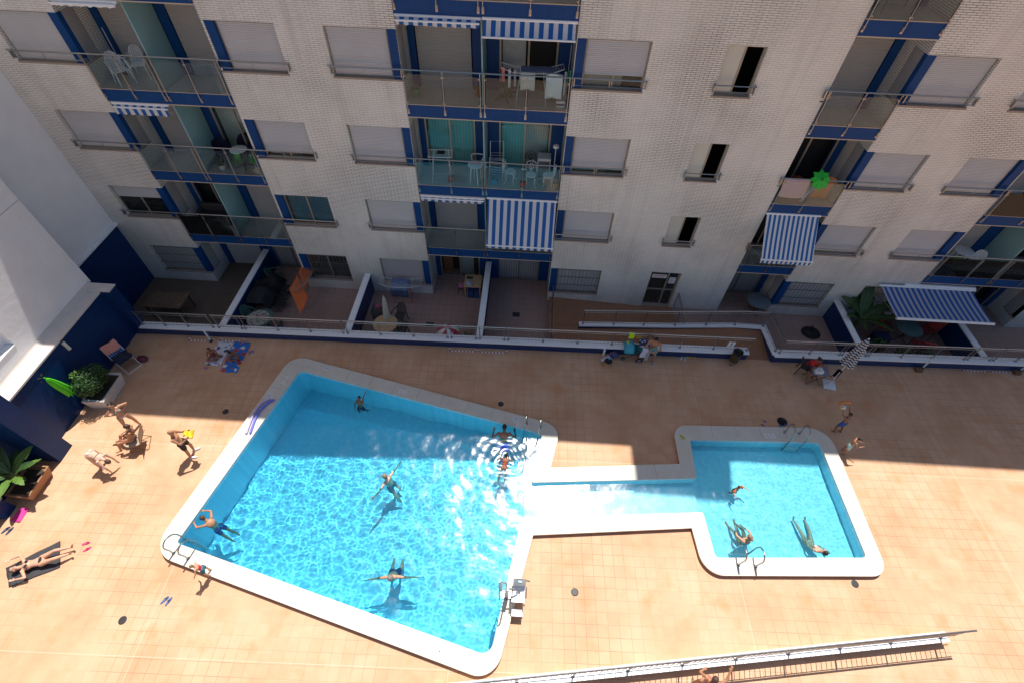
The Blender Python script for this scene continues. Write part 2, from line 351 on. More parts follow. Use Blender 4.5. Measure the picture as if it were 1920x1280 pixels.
gl=N.new('ShaderNodeBsdfGlossy'); gl.inputs['Roughness'].default_value=.20; fr=N.new('ShaderNodeFresnel'); fr.inputs[0].default_value=1.33; mxs=N.new('ShaderNodeMixShader')
L.new(fr.outputs[0],mxs.inputs[0]); L.new(g.outputs[0],mxs.inputs[1]); L.new(gl.outputs[0],mxs.inputs[2])
# water swallows red light: the deeper the water under a spot, the stronger its tint (deep end at the left, 0.3 m channel, 0.5 m children's pool)
tc=N.new('ShaderNodeTexCoord'); sx=N.new('ShaderNodeSeparateXYZ'); L.new(tc.outputs['Object'],sx.inputs[0])
rp=N.new('ShaderNodeValToRGB'); mr=N.new('ShaderNodeMapRange'); mr.inputs['From Min'].default_value=4; mr.inputs['From Max'].default_value=24.7; L.new(sx.outputs[0],mr.inputs['Value']); L.new(mr.outputs[0],rp.inputs['Fac'])
def dc(d): return (math.exp(-.66*min(d,1.1)-.25*max(0,d-1.1)),math.exp(-.10*d),math.exp(-.022*d),1)
E=rp.color_ramp.elements; E[0].position=0; E[0].color=dc(2.0); E[1].position=1; E[1].color=dc(.8)
for X_,d in ((9,1.62),(14.35,1.25),(14.6,.5),(20.0,.5),(20.1,.8)):
    e=E.new((X_-4)/20.7); e.color=dc(d)
L.new(rp.outputs[0],g.inputs['Color']); L.new(mxs.outputs[0],N['Material Output'].inputs[0])
wo.data.materials.append(M_water)
# caustics seen on the pool floor come from the sun through the rippled surface
so.data.cycles.is_caustics_light=True; wo.cycles.is_caustics_caster=True
for o in bpy.data.objects:
    if o.name in('pool_basin',): o.cycles.is_caustics_receiver=True
# ================================================================ apartment building (facade plane y=0, faces -y)
S=lambda k:1.70+(k-1)*2.9; T=-.62; ZR=16.2
M_frame=mat('bronze_frame',(.33,.29,.23),.45,metal=.3,var=.05)
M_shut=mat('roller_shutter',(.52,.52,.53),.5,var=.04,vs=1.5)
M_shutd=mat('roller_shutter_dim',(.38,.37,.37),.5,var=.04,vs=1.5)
M_sill=mat('stone_sill',(.34,.27,.22),.6,var=.1)
M_trim=mat('slab_trim',(.52,.42,.34),.5,var=.08)
M_balf=tiles('balcony_tiles',((.50,.46,.41),(.56,.52,.46)),(.31,.31),(.2,.15,.12),gw=.008,gmix=(.4,.8),rough=.4)
M_fr=glass('balcony_glass',(.90,.96,.96),.96); M_frost=glass('frosted_divider',(.42,.72,.74),.18,.3,.75)
M_obs=glass('obscured_pane',(.74,.74,.66),.08,.12,.85); M_pane=glass('window_pane',(.80,.86,.86),.93); M_panet=glass('curtained_pane',(.35,.75,.75),.35)
M_curt=stripes('curtain_cloth',(.75,.75,.71),(.62,.62,.59),.09,0,.5); M_curtb=stripes('blue_curtain',(.03,.17,.30),(.05,.28,.42),.07,0,.5)
M_grille=mat('grille_paint',(.13,.13,.14),.5,metal=.3); M_bluef=tiles('fascia_tiles',((.006,.052,.185),(.009,.060,.21)),(.30,.6),(.05,.09,.22),gw=.006,axes='xz',rough=.4,bump=.1,gmix=(.4,.9),spec=.15)
M_bluep=mat('blue_pillar',(.006,.052,.19),.4,spec=.15,var=.06,vs=1.5)
BLD=thing('apartment_building','five-storey white brick apartment block with blue balconies facing the pool','building',(15,0,0))
RX=[(0,4.24),(9.9,15.07),(22.7,24.9),(30.25,35.4)]
WIN=[(-2.13,-.27,0,'r'),(4.58,6.35,0,'l'),(7.77,9.62,0,'r'),(15.36,17.22,0,'l'),(25.17,26.95,0,'l'),(28.22,29.95,0,'r')]
SML=(19.36,20.46)
X0,X1=-3.0,44.
# ---- front wall with openings
holes=[]
for k in range(0,6):
    z0,z1=S(k)+1.15,S(k)+2.53
    for (a,b_,_,sd) in WIN:
        holes.append((a-(.27 if sd=='l' else 0),b_+(.27 if sd=='r' else 0),z0,z1))
    if k>0: holes.append((SML[0],SML[1],z0,z1))
for (a,b_) in RX: holes.append((a,b_,T,ZR-.5))
holes.append((19.3,20.56,T,1.43))
xs=sorted({X0,X1}|{h[0] for h in holes}|{h[1] for h in holes}); zs=sorted({T-.6,ZR}|{h[2] for h in holes}|{h[3] for h in holes})
a=MB()
for i in range(len(xs)-1):
    j=0
    while j<len(zs)-1:
        cx=(xs[i]+xs[i+1])/2
        solid=lambda jj: not any(h[0]<cx<h[1] and h[2]<(zs[jj]+zs[jj+1])/2<h[3] for h in holes)
        if solid(j):
            k=j
            while k<len(zs)-1 and solid(k): k+=1
            a.quad((xs[i],0,zs[j]),(xs[i+1],0,zs[j]),(xs[i+1],0,zs[k]),(xs[i],0,zs[k])); j=k
        else: j+=1
for (x0,x1,z0,z1) in holes:
    if z1-z0<5:
        a.quad((x0,0,z1),(x1,0,z1),(x1,.22,z1),(x0,.22,z1)); a.quad((x0,0,z0),(x1,0,z0),(x1,.22,z0),(x0,.22,z0))
a.build('wall',M_brick,BLD)
a=MB()      # sides of openings and of the balcony bays
for (x0,x1,z0,z1) in holes:
    if z1-z0<5:
        for x in (x0,x1):
            if any(abs(x-e)<.01 for r in RX for e in r): continue
            a.quad((x,0,z0),(x,.22,z0),(x,.22,z1),(x,0,z1))
D=1.3
for (x0,x1) in RX:
    for x in (x0,x1):
        a.quad((x,.72,T),(x,D,T),(x,D,ZR-.5),(x,.72,ZR-.5))
        for k in range(0,6):
            zb=T if k==0 else S(k); a.quad((x,0,zb),(x,.72,zb),(x,.72,S(k)+1.15),(x,0,S(k)+1.15))
            zt=min(S(k+1),ZR-.5); a.quad((x,0,S(k)+2.53),(x,.72,S(k)+2.53),(x,.72,zt),(x,0,zt))
a.build('side_wall',M_bricky,BLD)
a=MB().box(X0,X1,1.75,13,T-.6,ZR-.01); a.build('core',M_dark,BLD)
a=MB().box(X0,X1,-.02,13,ZR,ZR+.12); a.box(X0,X1,.35,13,ZR-.5,ZR-.02); a.build('roof',M_conc,BLD)
a=MB().box(19.6,22.9,.2,6,ZR+.12,ZR+3.85); a.build('stair_tower',M_brick,BLD)
# closers so no light slips behind the wall; room backs
a=MB()
for (x0,x1) in RX:
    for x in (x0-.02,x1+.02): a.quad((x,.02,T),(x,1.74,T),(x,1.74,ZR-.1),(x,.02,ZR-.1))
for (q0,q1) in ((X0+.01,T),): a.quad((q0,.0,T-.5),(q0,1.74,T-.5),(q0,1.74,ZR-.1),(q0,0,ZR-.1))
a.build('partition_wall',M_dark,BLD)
# ---- windows
def shutter(x0,x1,y,z0,z1,parent,m=None,name='shutter',ax=0):
    """slatted roller shutter; ax=1 puts it in a plane of constant x (then x0,x1 are y values and y is x)"""
    a=MB(); n=max(2,int((z1-z0)/.05)); dz=(z1-z0)/n
    for i in range(n):
        z=z0+i*dz; pr=[(0,z),(.012,z+dz*.25),(.012,z+dz*.8),(0,z+dz)]
        for (d0,za),(d1,zb) in zip(pr,pr[1:]):
            if ax==0: a.quad((x0,y-d0,za),(x1,y-d0,za),(x1,y-d1,zb),(x0,y-d1,zb))
            else: a.quad((y+ax*d0,x0,za),(y+ax*d0,x1,za),(y+ax*d1,x1,zb),(y+ax*d1,x0,zb))
    return a.build(name,m or M_shut,parent)
def frame(x0,x1,y,z0,z1,parent,t=.05,mull=(),m=None,name='frame'):
    a=MB(); a.box(x0,x1,y,y+.05,z0,z0+t); a.box(x0,x1,y,y+.05,z1-t,z1); a.box(x0,x0+t,y,y+.05,z0+t,z1-t); a.box(x1-t,x1,y,y+.05,z0+t,z1-t)
    for q in mull: a.box(q-t/2,q+t/2,y+.002,y+.048,z0+t,z1-t)
    return a.build(name,m or M_frame,parent)
def grille(x0,x1,y,z0,z1,parent,n=12):
    a=MB()
    for i in range(n+1): x=x0+(x1-x0)*i/n; a.tube([(x,y,z0),(x,y,z1)],.008,6)
    for z in (z0+.05,z0+(z1-z0)*.33,z0+(z1-z0)*.66,z1-.05): a.box(x0,x1,y-.012,y-.002,z-.012,z+.012)
    return a.build('grille',M_grille,parent)
def window(x0,x1,z0,z1,opn=1.0,kind='glass',gr=False,rail=True,side=None):
    w_=MB().box(x0,x1,.2,.24,z0-.0,z1).build('window',M_dark,BLD) if 0 else thing('window',None,None,(x0,0,z0)); w_.parent=BLD; w_.location=(x0-15,0,z0)
    frame(x0,x1,.13,z0,z1,w_,mull=((x0+x1)/2,) if opn<1 else ())
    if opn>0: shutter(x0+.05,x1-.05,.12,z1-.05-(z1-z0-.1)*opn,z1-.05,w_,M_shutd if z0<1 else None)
    if opn<1:
        if kind=='curt': MB().box(x0+.05,x1-.05,.30,.31,z0,z1).build('curtain',M_curtb,w_)
        elif kind=='light': MB().box(x0+.05,(x0+x1)/2+.3,.30,.31,z0,z1).build('curtain',M_curt,w_)
        MB().box(x0+.05,x1-.05,.155,.16,z0+.05,z1-.05).build('pane',M_pane,w_)
    MB().box(x0-.02 if side!='l' else x0-.27,x1+.02 if side!='r' else x1+.27,-.035,.13,z0-.045,z0+.004).build('sill',M_sill,w_)
    if side:
        xx0,xx1=(x1,x1+.27) if side=='r' else (x0-.27,x0)
        MB().box(xx0+.003,xx1-.003,.01,.2,z0,z1).build('pillar',M_bluep,w_)
    if gr: grille(x0-(.25 if side=='l' else 0),x1+(.25 if side=='r' else 0),.03,z0,z1,w_,int((x1-x0)/.13))
    return w_
ST={}
for i in range(6):
    for k in range(6): ST[(i,k)]=(1.0,'glass',False)
ST[(0,1)]=(.38,'glass',False); ST[(1,1)]=(0,'curt',False); ST[(1,2)]=(.86,'light',False); ST[(3,3)]=(.74,'light',False); ST[(3,2)]=(.88,'light',False); ST[(4,1)]=(.97,'glass',False)
ST[(0,0)]=(1,'glass',True); ST[(1,0)]=(0,'glass',True); ST[(3,0)]=(1,'glass',True); ST[(4,0)]=(1,'glass',True); ST[(5,0)]=(1,'glass',True)
for i,(x0,x1,_,sd) in enumerate(WIN):
    for k in range(0,6):
        o,kd,gr=ST[(i,k)]
        window(x0,x1,S(k)+1.15,S(k)+2.53,o,kd,gr,side=sd)
for k in range(1,6):
    x0,x1=SML; z0,z1=S(k)+1.15,S(k)+2.53; w_=thing('window',None,None); w_.parent=BLD; w_.location=(x0-15,0,z0)
    frame(x0,x1,.12,z0,z1,w_,mull=((x0+x1)/2,)); MB().box(x0+.05,(x0+x1)/2-.02,.14,.146,z0+.05,z1-.05).build('pane',M_obs,w_)
    MB().box(x0-.03,x1+.03,-.04,.12,z0-.04,z0+.004).build('sill',M_sill,w_)
    a=MB()
    for z,y in ((z0+.34,-.12),(z0+.17,-.12)): a.tube([(x0-.08,y,z),(x1+.08,y,z)],.02 if z>z0+.2 else .012,8)
    for x in (x0-.05,x1+.05): a.box(x-.012,x+.012,-.12,0,z0+.10,z0+.36)
    a.build('window_rail',M_steel,w_)
# ---- entrance door
dr=thing('entrance_door',None,None); dr.parent=BLD; dr.location=(20-15,0,T)
frame(19.3,20.56,.14,T,1.43,dr,t=.07,mull=(20.1,)); MB().box(19.37,20.06,.14,.19,.30,.36).box(20.14,20.49,.14,.19,.30,.36).build('transom',M_frame,dr)
MB().box(19.37,20.49,.165,.17,T+.07,1.36).build('pane',M_pane,dr); MB().box(19.3,20.56,.0,.14,T,T+.06).build('threshold',M_sill,dr)
MB().tube([(20.02,.10,.0),(20.02,.06,.02),(20.02,.06,.28),(20.02,.10,.3)],.014,8).build('handle',M_steel,dr)
def notice(x0,x1,z0,z1,y,base,lines,parent,rows=None):
    pl=MB().box(x0,x1,y-.004,y,z0,z1).build('notice',base,parent)
    a=MB(); 
    for (u0,u1,v,h) in lines: a.box(x0+(x1-x0)*u0,x0+(x1-x0)*u1,y-.007,y-.0045,z0+(z1-z0)*v,z0+(z1-z0)*(v+h))
    return pl,a
M_paper=mat('paper',(.75,.76,.78),.7,var=.02); M_redp=mat('red_print',(.45,.06,.06),.6); M_ink=mat('dark_ink',(.08,.08,.12),.7); M_pink=mat('pink_paper',(.62,.42,.42),.7)
p_,a=notice(19.42,20.02,1.0,1.2,.135,M_paper,[(.05,.95,.62,.2),(.05,.85,.2,.16)],dr); a.build('print',M_redp,p_)
p_,a=notice(20.18,20.44,.72,1.06,.135,M_paper,[(.1,.9,.8,.06),(.1,.7,.6,.05),(.1,.85,.45,.05),(.1,.8,.3,.05),(.1,.6,.15,.05)],dr); a.build('print',M_ink,p_)
# ---- balcony bays
POST=[[.03,1.05,2.03,2.16,3.2,4.2],[9.95,11.13,12.28,12.41,13.71,15.0],[22.75,23.8,24.85],[30.32,31.7,32.75,32.88,34.0,35.35]]
HR=[(-2.2,6.45),(7.68,17.3),(22.55,27.05),(28.1,36)]
UNIT=[[(0,2.06),(2.14,4.24)],[(9.9,12.31),(12.38,15.07)],[(22.7,24.9)],[(30.25,32.78),(32.86,35.4)]]
DOOR=[[(.25,1.85),(2.45,4.1)],[(10.12,11.92),(12.78,14.63)],[(22.72,24.62)],[(30.7,32.3),(33.4,35.1)]]
#  door state per bay,unit,floor: S shutter, G glass+curtain, O open dark, T glass with a painted teal pool reflection
DS={(0,0):'SSOSS S',(0,1):'GSGSSS',(1,0):'CSTSSS',(1,1):'KSTOSS',(2,0):'KSOSSS',(3,0):'OOSSSS',(3,1):'OOSSSS'}
DS={(0,0):'SOSSSS',(0,1):'KSGSSS',(1,0):'CSTSSS',(1,1):'KSTOSS',(2,0):'KOOSSS',(3,0):'OSSSSS',(3,1):'OOSSSS'}
def door(i,u,k):
    x0,x1=DOOR[i][u]; zf=T if k==0 else S(k)+.43; zt=zf+2.12; st=DS[(i,u)][k]; y=D-.06
    d=thing('balcony_door',None,None); d.parent=BLD; d.location=(x0-15,D,zf)
    ux0,ux1=UNIT[i][u]; zc=S(k+1) if k<5 else ZR-.5
    a=MB(); a.box(ux0,x0,D-.04,D+.2,zf,zc); a.box(x1,ux1,D-.04,D+.2,zf,zc); a.box(x0,x1,D-.04,D+.2,zt,zc); a.build('surround',M_bluep,d)
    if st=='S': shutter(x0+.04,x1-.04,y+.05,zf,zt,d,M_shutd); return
    frame(x0,x1,y,zf,zt,d,t=.06,mull=((x0+x1)/2,))
    if st=='C':
        MB().box((x0+x1)/2+.02,x1-.3,D+.12,D+.13,zf,zt).build('curtain',M_curt,d); MB().box((x0+x1)/2,x1-.06,y+.02,y+.026,zf+.06,zt-.06).build('pane',M_pane,d)
        MB().box(x0+.06,x0+.5,D+.25,D+.3,zf,zt).build('interior_cupboard',mat('orange_wood',(.28,.10,.04),.6),d)
    elif st=='K':
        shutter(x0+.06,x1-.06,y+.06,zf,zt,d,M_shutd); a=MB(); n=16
        for q in range(n+1):
            x=x0+.05+(x1-x0-.1)*q/n; a.box(x-.008,x+.008,y-.05,y-.035,zf+.03,zt-.02)
        for q in range(n):
            xa=x0+.05+(x1-x0-.1)*q/n; xb=x0+.05+(x1-x0-.1)*(q+1)/n
            a.tube([(xa,y-.03,zf+.05),(xb,y-.03,zf+.25)],.006,4); a.tube([(xa,y-.03,zt-.25),(xb,y-.03,zt-.05)],.006,4)
        a.build('folding_grille',M_grille,d)
    elif st=='G': MB().box(x0+.1,x1-.1,D+.1,D+.11,zf,zt).build('curtain',M_curt,d); MB().box(x0+.06,x1-.06,y+.02,y+.026,zf+.06,zt-.06).build('pane',M_pane,d)
    elif st=='T': 
        MB().box(x0+.1,x1-.1,D+.1,D+.11,zf,zt).build('curtain',stripes('pool_reflection_teal',(.22,.70,.70),(.30,.80,.80),.11,0,.5),d); MB().box(x0+.06,x1-.06,y+.02,y+.026,zf+.06,zt-.06).build('pane',M_pane,d)  # teal sheet behind the pane: the pool's reflection painted as its colour
        if u==1: MB().box(x0+.9,x1-.15,D+.085,D+.095,zf,zt).build('curtain',M_curt,d)
    elif st=='O':
        if (i,u,k)==(1,1,3): MB().box(x0+.08,(x0+x1)/2-.1,D+.2,D+.21,zf+.6,zt).build('curtain',mat('white_wall_inside',(.5,.5,.47),.8),d)
        if (i,u,k)==(2,0,2): MB().box(x0+.05,x0+.45,D+.2,D+.21,zf,zt).build('curtain',mat('peach_curtain',(.36,.22,.13),.8),d)
for i in range(4):
    x0,x1=RX[i]
    for k in range(1,6):
        z=S(k); b_=MB(); b_.box(x0,x1,-.0,D+.2,z,z+.40); b=b_.build('balcony',M_conc,BLD)
        MB().box(x0,x1,.0,D,z+.40,z+.43).build('floor',M_balf,b)
        MB().box(x0,x1,-.035,-.002,z+.03,z+.42).build('fascia',M_bluef,b)
        a=MB().box(x0,x1,-.05,0,z+.42,z+.445); a.box(x0,x1,-.045,0,z+.0,z+.03); a.build('edge_trim',M_trim,b)
        ps=POST[i]
        for x in ps:
            a=MB(); a.tube([(x,-.085,z+.17),(x,-.085,z+1.44)],.014,8); a.box(x-.032,x+.032,-.05,-.036,z+.12,z+.28); a.box(x-.012,x+.012,-.085,-.05,z+.17,z+.2)
            a.build('post',M_steel,b)
        pairs=[(ps[j],ps[j+1]) for j in range(len(ps)-1) if ps[j+1]-ps[j]>.4]
        for (pa,pb) in pairs: 
            g_=MB().box(pa+.045,pb-.045,-.088,-.078,z+.46,z+1.36).build('glass_panel',M_fr,b)
            for xx in (pa+.03,pb-.03):
                for zz in (z+.52,z+1.30): MB().lathe([(.0,-.02),(.02,-.02),(.02,.008),(.0,.008)],(xx,-.083,zz),8,'y').build('clamp',M_steel,g_)
        a=MB(); h0,h1=HR[i]
        if i==1 and k==1: a.tube([(h0,-.11,z+1.49),(12.4,-.11,z+1.49)],.024,10)
        else: a.tube([(h0,-.11,z+1.49),(h1,-.11,z+1.49)],.024,10)
        for (q0,q1) in ((h0,x0),(x1,h1)):
            if q1>35: continue
            a.tube([(q0+.04,-.10,z+1.28),(q1,-.10,z+1.28)],.012,6); a.box((q0+q1)/2-.008,(q0+q1)/2+.008,-.115,-.1,z+1.27,z+1.48)
            for x in (q0+.06,q1-.0): a.box(x-.012,x+.012,-.12,-.001,z+1.25,z+1.47)
        if i==1 and k==1: MB().tube([(15.0,-.11,z+1.49),(h1,-.11,z+1.49)],.024,10).build('handrail',M_steel,b)
        for x in ps: a.box(x-.012,x+.012,-.115,-.08,z+1.42,z+1.47)
        a.build('handrail',M_steel,b)
        if len(UNIT[i])>1:
            xm=UNIT[i][0][1]; MB().box(xm+.02,xm+.06,.02,D-.05,z+.435,min(S(k+1),ZR-.5)-.01).build('divider',M_frost,b)
    for k in range(0,6):
        for u in range(len(UNIT[i])): door(i,u,k)
    # corner windows on the bay's side walls
    for (x,s_) in ((x0,1),(x1,-1)):
        for k in range(0,6):
            if (i,s_) in ((1,1),): yy0,yy1=.05,.62
            else: yy0,yy1=.19,.70
            w_=thing('corner_window',None,None); w_.parent=BLD; w_.location=(x-15,.4,S(k)+1.15); z0,z1=S(k)+1.15,S(k)+2.53
            xa,xb=sorted((x-s_*.02,x-s_*.1))
            MB().box(xa,xb,-.0+.012,yy0,z0,z1).build('pillar',M_bluep,w_)
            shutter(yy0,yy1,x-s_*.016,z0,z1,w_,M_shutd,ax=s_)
            xa,xb=sorted((x-s_*.1,x+s_*.03)); MB().box(xa,xb,.0,.74,z0-.04,z0).build('sill',M_sill,w_)
            xa,xb=sorted((x-s_*.1,x-s_*.002)); MB().box(xa,xb,yy1,.72,z0,z1).build('frame',M_frame,w_)
# ================================================================ terraces, ramp, walls and rails round the deck
def poly(mb,P,z): 
    f=z if callable(z) else (lambda x,y:z)
    return mb.add([(x,y,f(x,y)) for x,y in P],[tuple(range(len(P)))])
M_wood=tiles('deck_boards',((.115,.085,.06),(.15,.11,.08)),(2.2,.115),(.03,.022,.016),gw=.014,shift=.37,rough=.7,gmix=(.8,1),bump=.3)
struct('terrace_floor',poly(MB(),[(2.3,-3.5),(15.16,-3.15),(15.16,1.75),(2.3,1.75)],T),M_terr)
struct('timber_floor',poly(MB(),[(-3.0,-3.75),(2.3,-3.5),(2.3,1.75),(-3.0,1.75)],T),M_wood)
struct('terrace_floor',poly(MB(),[(20.75,-1.5),(24.1,-1.45),(24.1,-3.1),(44,-2.6),(44,1.75),(20.75,1.75)],T),M_terr)
a=MB(); poly(a,[(15.16,-3.3),(22.9,-3.2),(22.9,-1.35),(15.16,-1.75)],lambda x,y:-.38+.38*(x-15.16)/7.74); poly(a,[(22.9,-3.2),(23.93,-3.2),(24.2,-1.3),(22.9,-1.35)],0)
poly(a,[(15.16,-1.75),(19.2,-1.6),(19.2,.0),(15.16,.0)],lambda x,y:-.38-.24*(x-15.16)/4.04); poly(a,[(19.2,-1.6),(20.75,-1.5),(20.75,.2),(19.2,.2)],T)
a.quad((15.16,-3.2,-.38),(15.16,1.2,-.38),(15.16,1.2,T),(15.16,-3.2,T))
struct('ramp',a,M_ramp)
def wallrun(name,label,cat,P,w,zb,ztf,mface,capw=.05,group=None,capt=.06,mcap=None):
    """wall following polyline P (front line); w = thickness towards the left of travel; ztf(i)->top height"""
    t=thing(name,label,cat,(P[0][0],P[0][1],zb),0,group); a=MB(); c=MB(); n=len(P); Q=[];
    for i in range(n):
        d1=(Vector(P[i])-Vector(P[i-1])).normalized() if i else None; d2=(Vector(P[i+1])-Vector(P[i])).normalized() if i<n-1 else None
        d1=d1 or d2; d2=d2 or d1; nn=Vector((-d1.y-d2.y,d1.x+d2.x)); nn/=max(.5,1+d1.dot(d2)); Q.append((P[i],nn))
    def off(i,d): p=Vector(Q[i][0])+Q[i][1]*d; return p
    for i in range(n-1):
        z0,z1=ztf(i)-capt,ztf(i+1)-capt; A,B,A2,B2=off(i,0),off(i+1,0),off(i,w),off(i+1,w)
        a.add([(*A,zb),(*B,zb),(*B,z1),(*A,z0),(*A2,zb),(*B2,zb),(*B2,z1),(*A2,z0)],[(0,1,2,3),(7,6,5,4)]+([(4,0,3,7)] if i==0 else [])+([(1,5,6,2)] if i==n-2 else [])+[(3,2,6,7)])
        A,B,A2,B2=off(i,-capw),off(i+1,-capw),off(i,w+capw),off(i+1,w+capw)
        c.add([(*A,z0),(*B,z1),(*B,z1+capt),(*A,z0+capt),(*A2,z0),(*B2,z1),(*B2,z1+capt),(*A2,z0+capt)],[(0,1,2,3),(7,6,5,4),(3,2,6,7),(1,0,4,5)]+([(4,0,3,7)] if i==0 else [])+([(1,5,6,2)] if i==n-2 else []))
    a.build('face',mface,t); c.build('coping',mcap or M_white,t); return t
yf=lambda x:-3.74+.0215*(x+1)     # front face of the long parapet
wallrun('parapet_wall','long low blue tiled wall with white coping between deck and left terraces','parapet',[(-1.02,yf(-1.02)),(22.95,yf(22.95))],.22,-.7,lambda i:.42,M_navyx)
wallrun('parapet_wall','low blue wall with white coping in front of the banana plant terrace','parapet',[(23.93,-3.27),(44,-2.66)],.26,-.7,lambda i:.42,M_navyx)
wallrun('ramp_wall','thin bent white-capped wall separating the two runs of the access ramp','wall',[(16.4,-1.85),(20.27,-1.71),(22.94,-1.57),(23.98,-1.62),(23.9,-3.22)],.17,-.7,lambda i:[-.10,0,.10,.14,.42][i],M_navyx,.03)
def partition(x,y0,y1,label,skew=0,w=.2,z=.42):
    t=thing('partition_wall',label,'wall',(x,y0,T),0,'partition walls between the terraces'); a=MB(); 
    a.add([(x-w,y0,T),(x,y0,T),(x+skew,y1,T),(x+skew-w,y1,T),(x-w,y0,z-.05),(x,y0,z-.05),(x+skew,y1,z-.05),(x+skew-w,y1,z-.05)],[(0,1,5,4),(1,2,6,5),(2,3,7,6),(3,0,4,7),(4,5,6,7)])
    a.build('face',M_navy,t); c=.025
    MB().add([(x-w-c,y0,z-.05),(x+c,y0,z-.05),(x+skew+c,y1,z-.05),(x+skew-w-c,y1,z-.05),(x-w-c,y0,z),(x+c,y0,z),(x+skew+c,y1,z),(x+skew-w-c,y1,z)],[(0,1,5,4),(1,2,6,5),(2,3,7,6),(3,0,4,7),(4,5,6,7),(3,2,1,0)]).build('coping',M_white,t)
partition(2.24,-3.44,1.2,'blue partition wall with white top beside the slatted wooden floor terrace')
partition(7.22,-3.33,-.02,'blue partition wall with white top behind the closed cream parasol')
partition(12.44,-3.22,1.2,'white-topped partition wall right of the wooden desk terrace')
partition(27.62,-2.9,-.02,'white-topped blue partition wall left of the big banana plant')
partition(32.42,-2.75,-.02,'navy partition wall with white top right of the large striped awning')
M_bal=mat('baluster_steel',(.26,.24,.22),.4,metal=.8)
# ---- rails on the walls
def railing(label,pts,posts,h=.72,group='steel rails on the terrace walls',br=.0045):
    """pts: polyline (x,y,z of wall top); posts: list of (x,y,z)"""
    t=thing('railing',label,'railing',posts[0],0,group)
    a=MB(); a.tube([(x,y,z+h) for x,y,z in pts],.025,8); a.build('handrail',M_steel,t)
    a=MB(); a.tube([(x,y,z+h-.11) for x,y,z in pts],.011,6); a.tube([(x,y,z+.07) for x,y,z in pts],.011,6); a.build('cross_bar',M_steel,t)
    for (x,y,z) in posts:
        p=MB(); p.tube([(x,y,z),(x,y,z+h)],.019,8); p.lathe([(.055,0),(.055,.012),(.03,.03),(.02,.032)],(x,y,z),12); p.build('post',M_steel,t)
    a=MB()
    for (A,B) in zip(pts,pts[1:]):
        L_=(Vector(B)-Vector(A)).length; n=max(1,int(L_/.14))
        for i in range(1,n): q=Vector(A).lerp(Vector(B),i/n); a.tube([(q.x,q.y,q.z+.07),(q.x,q.y,q.z+h-.11)],br,4,False)
    o=a.build('balusters',M_bal,t); o['kind']='stuff'
    return t
yr=lambda x:yf(x)+.12
def rsec(label,xs): railing(label,[(xs[0]-.06,yr(xs[0]),.42),(xs[-1]+.06,yr(xs[-1]),.42)],[(x,yr(x),.42) for x in xs])
rsec('steel rail in front of the slatted wooden floor terrace',[-.92,-.04,.86,1.86])
rsec('short steel gate-width rail section left of the flowered tablecloth',[2.08,3.0])
rsec('long steel rail in front of the terrace with the orange clothes horse',[3.14,4.42,5.71,6.99])
rsec('steel rail in front of the round table with the closed cream parasol',[7.17,8.47,9.77,11.1])
rsec('short steel rail section in front of the small red and white parasol',[11.26,12.23])
rsec('short steel rail section right of the third partition wall',[12.38,13.34])
rsec('longest steel rail running along the ramp to its right end behind the litter bin',[13.49,14.86,16.22,17.57,18.9,20.24,21.56,22.87])
yq=lambda x:-3.13+.0304*(x-23.93)
for lab,xs in (('steel rail beside the person in red at the table',[24.14,25.32,26.47]),('short steel rail section beside the striped beach parasol',[26.6,27.51]),('steel rail in front of the banana plant and red chairs',[27.64,28.91,30.13,31.38]),('short steel rail under the right end of the big awning',[31.52,32.4]),('last steel rail at the right edge of the picture',[32.55,33.42,34.8,36.2])):
    railing(lab,[(xs[0]-.06,yq(xs[0]),.42),(xs[-1]+.06,yq(xs[-1]),.42)],[(x,yq(x),.42) for x in xs])
RP=[(16.55,-1.76,-.10),(17.85,-1.71,-.06),(19.1,-1.67,-.03),(20.4,-1.63,0),(21.7,-1.55,.06),(22.9,-1.49,.10),(24.05,-1.52,.14)]
railing('inner steel rail on the bent white wall between the two ramp runs',[(16.5,-1.76,-.10),(20.4,-1.62,0),(22.94,-1.48,.10),(24.05,-1.51,.14)],RP,h=.82)
railing('short steel rail turning the corner at the end of the ramp',[(24.07,-1.55,.14),(24.0,-3.1,.42)],[(24.0,-3.05,.42)],h=.80)
railing('low steel barrier crossing the landing beside the entrance door',[(20.72,-.06,T+.02),(20.78,-1.58,T+.02)],[(20.72,-.08,T),(20.78,-1.55,T)],h=.95)
t=railing('dark steel rail along the step between terrace and ramp turn',[(15.28,.9,T+.05),(15.24,-3.0,T+.05)],[(15.28,.85,T),(15.26,-.9,T),(15.24,-2.6,T)],h=1.0)
# ---- left neighbour and boundary wall
NB=thing('neighbour_building','tall plain white rendered building rising beyond the blue wall on the left','building',(-3,-2,2.4))
a=MB(); a.box(-12,-2.98,-3.35,0-.004,2.38,22); a.build('wall',M_stucco,NB)
a=MB(); YS=[-30,-9.3,-6.75,-3.35]; ZS=[2.42,2.95,5.2,22]
for i in range(3):
    for j in range(3):
        if i==1 and j==1: continue
        a.quad((-1.88,YS[i],ZS[j]),(-1.88,YS[i+1],ZS[j]),(-1.88,YS[i+1],ZS[j+1]),(-1.88,YS[i],ZS[j+1]))
a.quad((-1.88,-3.35,2.42),(-2.98,-3.35,2.42),(-2.98,-3.35,22),(-1.88,-3.35,22)); a.quad((-1.88,-30,22),(-12,-30,22),(-12,-3.35,22),(-1.88,-3.35,22))
for (p,q) in (((-9.3,2.95),(-6.75,2.95)),((-6.75,2.95),(-6.75,5.2)),((-6.75,5.2),(-9.3,5.2)),((-9.3,5.2),(-9.3,2.95))):
    a.quad((-1.88,p[0],p[1]),(-1.88,q[0],q[1]),(-2.15,q[0],q[1]),(-2.15,p[0],p[1]))
